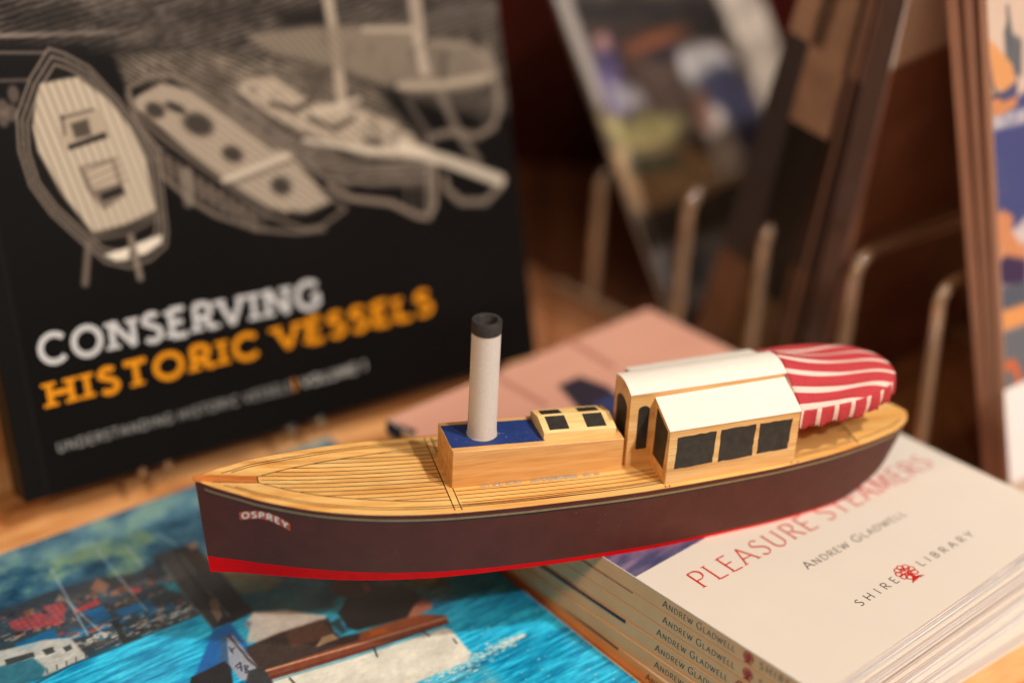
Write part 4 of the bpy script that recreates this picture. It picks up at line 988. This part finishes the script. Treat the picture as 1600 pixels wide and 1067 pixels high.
# pale brochures at the right, the nearest with an old travel poster
GB = 'pale brochures at the right of the rack'
blabs = ['pale brochure behind two others at the right, seen edge on, farthest left of the three',
         'pale brochure between two others at the right, seen edge on, middle of the three',
         'brochure with an old sailing poster cover, standing at the right edge of the rack']
us = [156.6, 160.4, 164.6]; degs = [-16.6, -15.8, -15.1]; ths = [4.6, 3.6, 3.6]
for i in range(3):
    rr = root('brochure', blabs[i], 'brochure', lean_frame(us[i] - (0 if i < 2 else 0), degs[i]), GB)
    th = ths[i]
    b_ = MB(); b_.box(0, 148, 0, 260, -.35, -.06); b_.box(0, 148, 0, 260, -th, -th + .3); b_.box(0, .35, 0, 260, -th + .35, -.4)
    b_.build('cover', plain('brochure_card', [(196, 152, 132), (190, 150, 132), (216, 176, 156)][i], .5, var=.06, scale=40), rr, bevel=.1)
    b_ = MB(); b_.box(.45, 147.5, .5, 259, -th + .35, -.4); b_.build('pages', M_pages, rr)
    if i == 2:
        c = Canvas(.2, 147.8, .3, 259.7, .8, (206, 180, 160))
        X0 = [(-8.18,161.31)][0][1]
        c.im += (c.noise(20, 95) - .5)[..., None] * 20
        c.poly([(-10.59,161.16),(34.75,166.1),(72.28,162.81),(68.38,97.81),(-4.78,117.23)], (70, 74, 120), 1, 2, .1, 10)
        c.poly([(-8.18,161.31),(23.85,158.53),(23.41,152.98),(-6.3,155.41)], (206, 196, 190), .8, 2, .6, 4)
        c.poly([(10.13,190.21),(14.32,196.2),(16.16,188.42),(22.15,185.26),(21.07,171.68),(14.83,172.25),(10.56,180.63)], (98, 98, 100), 1, 2)
        c.line([(13.33,199.07),(13.81,184.1)], (90, 88, 90), 2, .9, 1)
        c.poly([(-1.24,190.44),(6.01,184.9),(14.73,177.08),(17.87,166.5),(9.4,166.88),(0.99,171.92)], (214, 150, 96), 1, .9)
        c.poly([(-7.67,180.16),(-2.9,179.89),(2.34,170.68),(1.4,165.41),(-7.64,167.32)], (206, 168, 112), 1, .9)
        c.poly([(-7.16,167.22),(4.46,166.82),(17.98,164.67),(16.41,160.82),(6.3,159.53),(-5.81,160.8)], (200, 132, 88), 1, .9)
        c.line([(-1.55,187.02),(0.97,171.65),(4.48,167.09)], (70, 66, 84), 1.6, .9, .8)
        c.line([(-6.18,167.42),(6.97,167.39),(16.85,166.3)], (60, 58, 84), 1.8, .9, .8)
        c.poly([(4.48,167.09),(17.18,170.39),(20.48,180.08),(16.68,164.25),(6.71,164.28)], (74, 76, 112), .9, 1)
        c.poly([(-5.61,184.45),(-2.49,184.52),(-1.19,180.22),(-4.14,179.46)], (90, 88, 92), .8, 1.5)
        c.poly([(-5.02,120.14),(3.26,123.69),(10.45,118.97),(9.87,111.89),(19.65,104.87),(18.74,93.3),(-0.87,104.67),(-4.78,111.51)], (204, 134, 92), 1, 1, .35, 4)
        c.poly([(9.99,113.31),(20.55,116.35),(25.01,106.37),(14.56,106.26)], (206, 190, 186), .9, 2)
        c.poly([(-3.08,102.39),(4.18,104.72),(19.2,99.1),(18.29,87.48),(-1.73,94.74)], (64, 48, 78), 1, 2)
        c.poly([(-1.85,93.32),(18.52,90.39),(22.78,77.14),(-1.47,82.93)], (86, 90, 100), 1, 2)
        c.poly([(-2.68,83.59),(23.07,80.83),(22.45,72.7),(-2.15,75.0)], (224, 152, 92), 1, 2)
        c.poly([(-2.15,75.0),(22.45,72.7),(25.45,40.95),(-1.82,48.59)], (104, 106, 112), 1, 2)
        c.line([(-0.83,60.37),(5.6,59.8),(9.06,54.11),(7.18,47.09),(0.76,48.48)], (206, 104, 56), 4, 1, 1.5)
        c.sheet('poster_print', M_matt, rr)
        q = [(-1.64, 50.81), (20.68, 49.53), (25.74, 7.56), (-0.59, 10.25)]
        b_ = MB(); b_.add([(x, y, .12) for x, y in q] + [(x, y, .02) for x, y in q], [(0, 1, 2, 3), (7, 6, 5, 4), (0, 4, 5, 1), (1, 5, 6, 2), (2, 6, 7, 3), (3, 7, 4, 0)])
        b_.build('white_label', plain('white_paper_label', (240, 232, 226), .6), rr)

# ------------------------------------------------------------------ the toy steam launch
PHI = 0.322573
MBOAT = Matrix.Translation((0, 0, HS * MM + .00005)) @ Matrix.Rotation(PHI, 4, 'Z')
bt = root('toy_steam_launch', 'wooden toy steam launch with maroon hull, white funnel and red striped awning on the paperbacks', 'model boat', MBOAT)
# half breadths and heights by distance along the keel (mm), bow at -102, stern at +157
DS = [-102.4, -101.4, -99.7, -94, -90, -85, -75, -65, -53.6, -41.5, -21.5, 0, 24, 43, 66, 89, 110, 129, 138.5, 145.2, 149.5, 152.4, 154.2, 155.2]
DW = [.55, 1.3, 2.9, 6.6, 8.7, 11.6, 15.6, 18.7, 21.3, 23.0, 24.2, 24.4, 24.1, 23.8, 23.8, 23.7, 21.6, 17.3, 14.2, 11.4, 8.6, 5.9, 3.0, .3]
ZS = [-102.4, -60, -20, 10, 41, 52, 75, 100, 130, 155.2]
ZD = [36.9, 30.5, 27.3, 26.2, 25.6, 25.9, 27.0, 28.3, 28.9, 29.0]
BS = [-102.4, -92, -84, -68, -52, -40, -23, 0, 22, 46, 70, 83, 96, 110, 123, 134, 144, 149, 153, 155.2]
BWD = [.4, 3.0, 5.7, 11.5, 16.4, 18.9, 21.2, 22.3, 22.6, 22.0, 20.0, 18.5, 17.0, 14.6, 11.6, 8.4, 6.6, 4.4, 1.9, .2]
BZ_S = [-102.4, 122, 130, 137, 144, 149, 153, 155.2]; BZ_Z = [0, 0, 1.0, 4.2, 9.4, 15.6, 21.5, 26.6]
dw = lambda s: curve(DS, DW, s); zd = lambda s: curve(ZS, ZD, s)
bw_ = lambda s: curve(BS, BWD, s); bz = lambda s: curve(BZ_S, BZ_Z, s)
rake = lambda s: 3.6 * np.clip((-60 - s) / 42.4, 0, 1) ** 2
zred = lambda s: curve([-102.4, -84, -68, -52, -40, 0, 45, 90, 130, 157], [6.6, 5.6, 4.9, 4.1, 3.4, 2.0, 1.6, 1.3, 1.2, 1.2], s)
def hull_pt(s, z, side=1):
    """side +1 = towards the viewer (local -y)"""
    zt, zb = zd(s), bz(s); f_ = np.clip((z - zb) / max(zt - zb, .01), 0, 1)
    w = bw_(s) + (dw(s) - bw_(s)) * f_ ** .85
    return (s + rake(s) * (1 - f_), -side * w, z)
st_s = np.concatenate([np.linspace(-102.4, -98, 8), np.linspace(-97, 120, 90), np.linspace(121, 152.6, 26), np.linspace(152.9, 155.2, 12)])
mb = MB(); rows = []
for s in st_s:
    zt, zb = float(zd(s)), float(bz(s)); zr = max(zb, min(float(zred(s)), zt - 3.6))
    lv = [(zb, 0)] + [(zr, 1)] + [(zr + (zt - 3.35 - zr) * k / 6, 2) for k in range(1, 7)] + [(zt - 2.75, 3), (zt - 1.85, 4), (zt - .02, 5)]
    rows.append([l[0] for l in lv])
band_m = [1] + [0] * 6 + [2, 3, 0]
nr = len(rows[0])
for side in (1, -1):
    vs = [hull_pt(s, z, side) for s, r in zip(st_s, rows) for z in r]
    for j in range(nr - 1):
        fs = []; fstem = []
        for i in range(len(st_s) - 1):
            q = (i * nr + j, (i + 1) * nr + j, (i + 1) * nr + j + 1, i * nr + j + 1)
            (fstem if st_s[i] < -100.2 and band_m[j] > 1 else fs).append(q if side == 1 else q[::-1])
        mb.add(vs, fs, band_m[j])
        if fstem: mb.add(vs, fstem, 0)
# bottom, stem face and deck bed
bot = [hull_pt(s, float(bz(s)), 1) for s in st_s] + [hull_pt(s, float(bz(s)), -1) for s in st_s]; n = len(st_s)
mb.add(bot, [(i, n + i, n + i + 1, i + 1) for i in range(n - 1)], 1)
for j in range(nr - 1):
    mb.add([hull_pt(st_s[0], rows[0][j], 1), hull_pt(st_s[0], rows[0][j + 1], 1), hull_pt(st_s[0], rows[0][j + 1], -1), hull_pt(st_s[0], rows[0][j], -1)], [(0, 1, 2, 3)], 1 if band_m[j] == 1 else 0)
hull = mb.build('hull', [M_hull, M_red, M_ink, M_gold], bt, smooth=28)
# deck
mb = MB()
NT = 14
vs = [(s, -float(dw(s)) * (2 * j / NT - 1), float(zd(s)) - (.0 if 0 < j < NT else .12)) for s in st_s for j in range(NT + 1)]
mb.add(vs, [(i * (NT + 1) + j, i * (NT + 1) + j + 1, (i + 1) * (NT + 1) + j + 1, (i + 1) * (NT + 1) + j)[::-1] for i in range(n - 1) for j in range(NT)])
deck = mb.build('deck', M_deck, bt, smooth=40)
zdk = lambda x, y: (x, -y, float(zd(x)) + .03)
PW = .4
ln = MB()
ss = np.linspace(-94, 153.5, 130)
off = lambda s, d: max(float(dw(s)) - d * (1 + .0), .0)
for sd in (1, -1):
    for d, a0, a1 in ((3.3, -93.5, 150.2), (4.5, -90, 126)):
        ln.ribbon([(s, sd * off(s, d)) for s in np.linspace(a0, a1, 110) if off(s, d) > .3], PW * .95, zdk)
lens = lambda s: float(curve([-82, -72, -59.5, -44, -32, -21], [1.9, 6.5, 10.6, 13.9, 15.8, 16.6], s))
for sd in (1, -1): ln.ribbon([(s, sd * lens(s)) for s in np.linspace(-82, -21, 40)], PW, zdk)
for k in range(-6, 7):
    tt = k * 2.42
    for s in np.linspace(-81, -22, 120):
        if lens(s) > abs(tt) + .1: ln.ribbon([(x, tt + .12 * math.sin(x * .05 + k)) for x in np.linspace(s, -21, 12)], PW * .9, zdk); break
for s in (-21, -18.6): ln.ribbon([(s - .6 * tt / 22, tt) for tt in np.linspace(-22.6, 22.6, 10)], PW, zdk)
ln.ribbon([(-82.2, tt) for tt in (-1.9, 1.9)], .5, zdk)
for sd in (1, -1): ln.ribbon([(-97, sd * 1.9), (-82, sd * 1.9)], PW, zdk)
for sd in (1, -1):
    for tt in (12.0, 14.3, 16.6, 18.8, 20.6):
        ln.ribbon([(s, sd * (tt + .0004 * (s - 20) ** 2 * -.6)) for s in np.linspace(-18.4, 52, 24)], PW * .85, zdk)
for s in (52.2, 53.6): 
    for sd in (1, -1): ln.ribbon([(s, sd * tt) for tt in (22.3, 23.4)], PW, zdk)
for s in (99.0, 101.5): ln.ribbon([(s, tt) for tt in (21.6, 22.4)], .5, zdk)
ln.ribbon([(127.6 - abs(tt) * 0, tt) for tt in np.linspace(-16.4, 16.4, 8)], PW * 1.2, zdk)
for sd in (1, -1): ln.ribbon([(s, sd * 6.6) for s in (100, 127.5)], PW, zdk); ln.ribbon([(s, sd * 12.6) for s in (100, 127.5)], PW, zdk)
ln.build('caulking_lines', M_pencil, deck)
mb = MB()
kp = [(-102.9, 1.2), (-101, 1.6), (-96, 1.75), (-82.4, 1.75)]
top = [(s, w) for s, w in kp]
f_ = lambda s, w, h: (s, -w, float(zd(s)) + h)
V_ = []
for s, w in kp: V_ += [f_(s, w, -.3), f_(s, w, .45), f_(s, -w, .45), f_(s, -w, -.3)]
F_ = [(0, 1, 2, 3), (12, 15, 14, 13)]
for i in range(3):
    for j in range(4): F_.append((i * 4 + j, (i + 1) * 4 + j, (i + 1) * 4 + (j + 1) % 4, i * 4 + (j + 1) % 4))
mb.add(V_, F_); mb.build('king_plank', M_king, deck, bevel=.12)
# beads of glue where the casing meets the deck
mb = MB()
r_ = np.random.default_rng(3)
for i in range(26):
    x = r_.uniform(-8, 36) if i % 3 else r_.uniform(14, 24)
    x = float(x); rx, ry, rz = r_.uniform(.5, 2.2), r_.uniform(.35, .8), r_.uniform(.25, .6)
    mb.grid(lambda a_, b_: (x + rx * math.sin(math.pi * a_ / 2) * math.cos(2 * math.pi * b_), -9.9 - r_off + ry * math.sin(math.pi * a_ / 2) * math.sin(2 * math.pi * b_), float(zd(x)) + .02 + rz * math.cos(math.pi * a_ / 2)), 4, 8) if not globals().update(r_off=float(r_.uniform(0, .5))) else None
mb.build('glue_bead', M_glue, deck, smooth=60)

# name board and lettering on the bow
nb = MB()
NX = 24
def board(x, y, l):
    """x 0..1 along the board, y -0.5..0.5 across, arched; lies on the hull skin"""
    s = -90.0 + 15.6 * x; z = 25.6 - 2.2 * x + 3.0 * math.sin(math.pi * x) + y * 3.3
    p = hull_pt(s, z, 1); q = hull_pt(s + .5, z, 1); tv = Vector(q) - Vector(p); nv = Vector((tv.y, -tv.x, 0)).normalized()
    return tuple(Vector(p) + nv * (.12 + l * .012))
nb.grid(lambda a_, b_: board(a_, b_ - .5, 0), NX, 4)
brd = nb.build('name_board', M_board, hull, smooth=60)
nl = MB()
lettering(nl, 'OSPREY', .055, .945, lambda x, y, l: board(x, y, 5 + l), .62, thick=.17, even=True, serif=.01, serif_t=.01, gap=.24, y0=-.31)
# the pen in this call works in board units: widen its strokes back to millimetres
nl.build('name_lettering', M_paintwhite, brd) if False else None
nl = MB()
def Fn(x, y, l): return board(x / 15.6, y / 3.3, 4 + l)
lettering(nl, 'OSPREY', .8, 14.9, Fn, 2.4, thick=.25, even=True, serif=.01, serif_t=.01, gap=.26, y0=-1.2)
nl.build('name_lettering', M_paintwhite, brd)

# engine casing
mb = MB()
CW = 9.6; s0, s1 = -19.2, 41.2; zt0, zt1 = 41.2, 38.4
mb.hexa([(s0, -CW, zd(s0) - .4), (s1, -CW, zd(s1) - .4), (s1, CW, zd(s1) - .4), (s0, CW, zd(s0) - .4), (s0, -CW, zt0), (s1, -CW, zt1), (s1, CW, zt1), (s0, CW, zt0)])
cas = mb.build('engine_casing', M_case, bt, bevel=.25)
ztop = lambda s: zt0 + (zt1 - zt0) * (s - s0) / (s1 - s0)
mb = MB(); mb.hexa([(-18.9, -6.9, ztop(-18.9) - .1), (13.6, -6.9, ztop(13.6) - .1), (13.6, 7.4, ztop(13.6) - .1), (-18.9, 7.4, ztop(-18.9) - .1),
                    (-18.9, -6.9, ztop(-18.9) + .1), (13.6, -6.9, ztop(13.6) + .1), (13.6, 7.4, ztop(13.6) + .1), (-18.9, 7.4, ztop(-18.9) + .1)])
mb.build('blue_panel', M_blue, cas)
# funnel
fz = float(ztop(-6.4)); fr = 4.95
mb = MB(); mb.lathe([(fr + .15, fz), (fr + .05, fz + .8), (fr - .05, fz + 4), (fr - .12, fz + 39.0)], 56, (-6.4, .5)); 
fun = mb.build('funnel', M_funnel, bt, smooth=50)
mb = MB(); mb.lathe([(fr - .1, fz + 39.0), (fr + .02, fz + 39.1), (fr + .05, fz + 43.2), (fr - .15, fz + 43.5), (3.5, fz + 43.5), (3.25, fz + 43.2), (3.2, fz + 30), (0.01, fz + 30)], 56, (-6.4, .5))
mb.build('funnel_cap', M_black, fun, smooth=40)
mb = MB(); mb.tube([(-6.4 + 5.1 * math.cos(a_), .5 + 5.1 * math.sin(a_), fz + .25) for a_ in np.linspace(0, 2 * math.pi, 40)], [.16 + .14 * math.sin(i * 2.3) ** 2 for i in range(40)], 6, cap=False)
mb.build('funnel_glue', M_glue, fun, smooth=60)
# skylight: low ridge roof on a pale block
sa, sb = 13.2, 39.2; yn, yf, yr = -6.6, 8.6, 1.2; zb0 = lambda s: float(ztop(s)) - .2; zw, zr_, zf = 42.6, 44.6, 42.6
dz = lambda s: -1.2 * (s - sa) / (sb - sa)
prof = lambda s: [(s, yn, zb0(s)), (s, yn, zw + dz(s)), (s, yr, zr_ + dz(s)), (s, yf, zf + dz(s)), (s, yf, zb0(s))]
mb = MB(); mb.add(prof(sa) + prof(sb), [(0, 1, 2, 3, 4), (9, 8, 7, 6, 5)] + [(i, 5 + i, 5 + (i + 1) % 5, (i + 1) % 5) for i in range(5)])
sky_ = mb.build('skylight', M_pale, bt, bevel=.2)
def slope(s, f_, h, near=True):
    y0, y1, za, zb = (yn, yr, zw, zr_) if near else (yr, yf, zr_, zf)
    return (s, y0 + (y1 - y0) * f_, za + (zb - za) * f_ + dz(s) + h)
for near in (True, False):
    for x0, x1 in ((15.6, 22.6), (29.0, 36.0)):
        mb = MB(); fa, fb = (.14, .93) if near else (.18, .8)
        mb.add([slope(x0 - .5 * (not near) , fa, .1, near), slope(x1, fa, .1, near), slope(x1, fb, .1, near), slope(x0, fb, .1, near)] + [slope(x0, fa, -.1, near), slope(x1, fa, -.1, near), slope(x1, fb, -.1, near), slope(x0, fb, -.1, near)],
               [(0, 1, 2, 3), (7, 6, 5, 4), (0, 4, 5, 1), (1, 5, 6, 2), (2, 6, 7, 3), (3, 7, 4, 0)])
        mb.build('window', M_window, sky_)

# tall saloon with arched roof, and lower side cabins
TW = 7.4; ta, tb = 43.3, 100.0
zt = lambda s: 53.6 + 2.0 * (s - ta) / (tb - ta)
arch = lambda s, y: zt(s) + 1.9 * (1 - (y / TW) ** 2)
ys = np.linspace(-TW, TW, 15)
mb = MB()
prof = lambda s: [(s, -TW, float(zd(s)) - .4)] + [(s, float(y), float(arch(s, y))) for y in ys] + [(s, TW, float(zd(s)) - .4)]
P0_, P1_ = prof(ta), prof(tb); m_ = len(P0_)
mb.add(P0_ + P1_, [tuple(range(m_)), tuple(range(m_, 2 * m_))[::-1]] + [(i, m_ + i, m_ + (i + 1) % m_, (i + 1) % m_) for i in range(m_)])
sal = mb.build('saloon', M_cabin, bt, smooth=30)
mb = MB()
mb.grid(lambda a_, b_: (ta - .25 + a_ * (tb - ta + .4), (2 * b_ - 1) * (TW + .25), float(arch(ta + a_ * (tb - ta), (2 * b_ - 1) * TW)) + .45), 8, 20)
mb.grid(lambda a_, b_: (ta - .25 + a_ * (tb - ta + .4), (2 * b_ - 1) * (TW + .25), float(arch(ta + a_ * (tb - ta), (2 * b_ - 1) * TW)) + .03), 8, 20, flip=True)
for b0, fl in ((0, False), (1, True)):
    mb.grid(lambda a_, b_: (ta - .25 + a_ * (tb - ta + .4), (2 * b0 - 1) * (TW + .25), float(arch(ta + a_ * (tb - ta), TW)) + .03 + .42 * b_), 8, 1, flip=fl)
for a0, fl in ((0, True), (1, False)):
    mb.grid(lambda a_, b_: (ta - .25 + a0 * (tb - ta + .4), (2 * a_ - 1) * (TW + .25), float(arch(ta + a0 * (tb - ta), (2 * a_ - 1) * TW)) + .03 + .42 * b_), 20, 1, flip=fl)
mb.build('roof', M_white, sal, smooth=40)
def pane(poly3, nrm, parent, name='window'):
    """thin painted pane, wobbly hand-cut edge"""
    n_ = len(poly3); N_ = Vector(nrm)
    fr_ = [tuple(Vector(p) + N_ * .1) for p in poly3]; bk_ = [tuple(Vector(p) - N_ * .12) for p in poly3]
    mb = MB(); mb.add(fr_ + bk_, [tuple(range(n_)), tuple(range(n_, 2 * n_))[::-1]] + [(i, n_ + i, n_ + (i + 1) % n_, (i + 1) % n_) for i in range(n_)])
    return mb.build(name, M_window, parent)
def wob(pts, n_=7, amp=.1, seed=0):
    r = np.random.default_rng(seed); out = []
    for i in range(len(pts)):
        a_, b_ = np.array(pts[i]), np.array(pts[(i + 1) % len(pts)])
        for k in range(n_): out.append(tuple(a_ + (b_ - a_) * k / n_ + (r.normal(0, amp, 2) if k else r.normal(0, amp * .5, 2))))
    return out
archw = lambda x0, x1, z0, z1, ry: [(x0, z0), (x1, z0), (x1, z1)] + [((x0 + x1) / 2 + (x1 - x0) / 2 * math.cos(a_), z1 + ry * math.sin(a_)) for a_ in np.linspace(.3, math.pi - .3, 6)] + [(x0, z1)]
for sd in (-1, 1):
    pane([(x, sd * (TW), z) for x, z in archw(46.4, 50.4, 32, 47.6, 1.5)][::(1 if sd < 0 else -1)], (0, sd, 0), sal)
pane([(ta, y, z) for y, z in archw(-4.6, 4.6, 33, 46.6, 3.0)][::-1], (-1, 0, 0), sal)
# side cabins
SA, SB = 52.3, 100.0
for sd in (-1, 1):
    tn_ = 21.8
    zi = lambda s: float(51.6 + (s - SA) / (SB - SA) * 2.2); zo = lambda s: float(46.8 + (s - SA) / (SB - SA) * 1.9)
    ti_ = TW + .04
    p = lambda s: [(s, sd * ti_, float(zd(s)) - .4), (s, sd * ti_, zi(s)), (s, sd * tn_, zo(s)), (s, sd * tn_, float(zd(s)) - .4)]
    fs = [(0, 1, 2, 3), (7, 6, 5, 4)] + [(i, 4 + i, 4 + (i + 1) % 4, (i + 1) % 4) for i in range(4)]
    if sd > 0: fs = [f[::-1] for f in fs]
    mb = MB(); mb.add(p(SA) + p(SB), fs)
    sc_ = mb.build('side_cabin', M_cabin, bt, bevel=.2)
    q = lambda s, y, z: (s, sd * y, z)
    mb = MB()
    a4 = [q(SA - .3, ti_ + .02, zi(SA) + .05), q(SB + .1, ti_ + .02, zi(SB) + .05), q(SB + .1, tn_ + .25, zo(SB) - .02), q(SA - .3, tn_ + .25, zo(SA) - .02)]
    b4 = [(x, y, z + .45) for x, y, z in a4]
    vs_ = a4 + b4; fs = [(0, 1, 2, 3), (7, 6, 5, 4), (0, 4, 5, 1), (1, 5, 6, 2), (2, 6, 7, 3), (3, 7, 4, 0)]
    if sd > 0: fs = [f[::-1] for f in fs]
    mb.add(vs_, fs); mb.build('roof', M_white, sc_, bevel=.12)
    for i, w in enumerate((((55.3, 44.2), (69.3, 45.0), (69.0, 32.7), (55.2, 31.8)), ((71.0, 45.1), (83.7, 45.8), (83.5, 33.4), (71.0, 32.4)), ((85.2, 45.8), (97.3, 46.2), (96.8, 34.4), (85.2, 33.8)))):
        pane([(x, sd * tn_, z) for x, z in wob(w, 7, .12, i + 5)][::(-1 if sd < 0 else 1)], (0, sd, 0), sc_)
    pane([(SA, sd * y, z) for y, z in wob(((9.8, 49.0), (20.0, 45.6), (18.8, 30.6), (9.3, 30.6)), 6, .1, 9)][::(1 if sd < 0 else -1)], (-1, 0, 0), sc_)

# striped awning over the stern
PITCH, WHITE = 6.75, 2.05
RIM = 49.2; AWT = 21.4; SF = 100.2
front = lambda y: float(curve([0, 4, 7.6, 14, AWT], [58.0, 57.6, 55.6, 52.4, 48.6], abs(y)))
send = lambda y: 104 + 40.6 * (max(0, 1 - (abs(y) / AWT) ** 2.3)) ** (1 / 2.3)
def cloth(y, w):
    s = SF + (send(y) - SF) * w
    rim = 48.4 + 1.6 * (s - SF) / 47
    z = front(y) * (1 - w) + rim * w - 1.5 * math.sin(math.pi * w) * (1 - (y / AWT) ** 2) + 1.9 * math.sin(math.pi * w ** 3) * (1 - (y / AWT) ** 4)
    return (s, y, z + .3 * math.sin(y * .9 + s * .12) * math.sin(math.pi * w))
cuts = set([-AWT, AWT])
k = -5
bounds = []
while k < 6:
    a_ = 20.4 - WHITE / 2 - k * PITCH; bounds.append((a_, a_ + WHITE)); k += 1
yy = sorted(set([-AWT, AWT] + [v for b in bounds for v in b if -AWT < v < AWT] + list(np.linspace(-AWT, AWT, 40))))
yy = [y for i, y in enumerate(yy) if i == 0 or y - yy[i - 1] > 1e-6]
NW = 26
mb = MB()
vs = [cloth(y, j / NW) for y in yy for j in range(NW + 1)]
fr_, fw_ = [], []
for i in range(len(yy) - 1):
    ym = -(yy[i] + yy[i + 1]) / 2
    isw = any(a_ <= ym <= b_ for a_, b_ in bounds)
    for j in range(NW):
        (fw_ if isw else fr_).append((i * (NW + 1) + j, i * (NW + 1) + j + 1, (i + 1) * (NW + 1) + j + 1, (i + 1) * (NW + 1) + j)[::-1])
o_ = len(mb.v); mb.add(vs, fr_ + fw_); mb.m = [0] * len(fr_) + [1] * len(fw_)
awn = mb.build('awning', [M_cred, M_cwhite], bt, smooth=60)
sm = awn.modifiers.new('cloth', 'SOLIDIFY'); sm.thickness = .0004; sm.offset = -1
# valance along the rim
yr_ = np.concatenate([np.linspace(-AWT, -AWT + .02, 2), -AWT * np.cos(np.linspace(.05, math.pi - .05, 90)), np.linspace(AWT - .02, AWT, 2)])
rimp = [(SF + x, -AWT, 48.4 + 1.6 * x / 47 + .1) for x in np.linspace(.2, 3.6, 5)] + [cloth(y, 1) for y in yr_[2:-2]] + [(SF + x, AWT, 48.4 + 1.6 * x / 47 + .1) for x in np.linspace(3.6, .2, 5)]
P = np.array(rimp); d_ = np.concatenate([[0], np.cumsum(np.linalg.norm(np.diff(P[:, :2], axis=0), axis=1))])
dd_ = np.arange(0, d_[-1], .28); Px = np.stack([np.interp(dd_, d_, P[:, i]) for i in range(3)], 1)
cen = np.array([118, 0]); mb = MB(); vs = []; NV = 6
for i, (x, y, z) in enumerate(Px):
    od = np.array([x, y]) - cen; od /= np.linalg.norm(od)
    ph = dd_[i] / PITCH
    drop = 6.6 + .75 * abs(math.sin(math.pi * ph * 2)) - .3 + .3 * math.sin(ph * 2.3)
    for j in range(NV + 1):
        f_ = j / NV; ow = .35 * math.sin(math.pi * f_) + .75 * f_ * math.sin(2 * math.pi * ph * .9 + .6)
        vs.append((x + od[0] * (ow + .1), y + od[1] * (ow + .1), z + .15 - drop * f_))
fr_, fw_ = [], []
for i in range(len(Px) - 1):
    isw = ((dd_[i] + 1.0) % PITCH) < 1.75
    for j in range(NV): (fw_ if isw else fr_).append((i * (NV + 1) + j, i * (NV + 1) + j + 1, (i + 1) * (NV + 1) + j + 1, (i + 1) * (NV + 1) + j))
mb.add(vs, fr_ + fw_); mb.m = [0] * len(fr_) + [1] * len(fw_)
val = mb.build('valance', [M_cred, M_cwhite], awn, smooth=60)
sm = val.modifiers.new('cloth', 'SOLIDIFY'); sm.thickness = .00035; sm.offset = 0
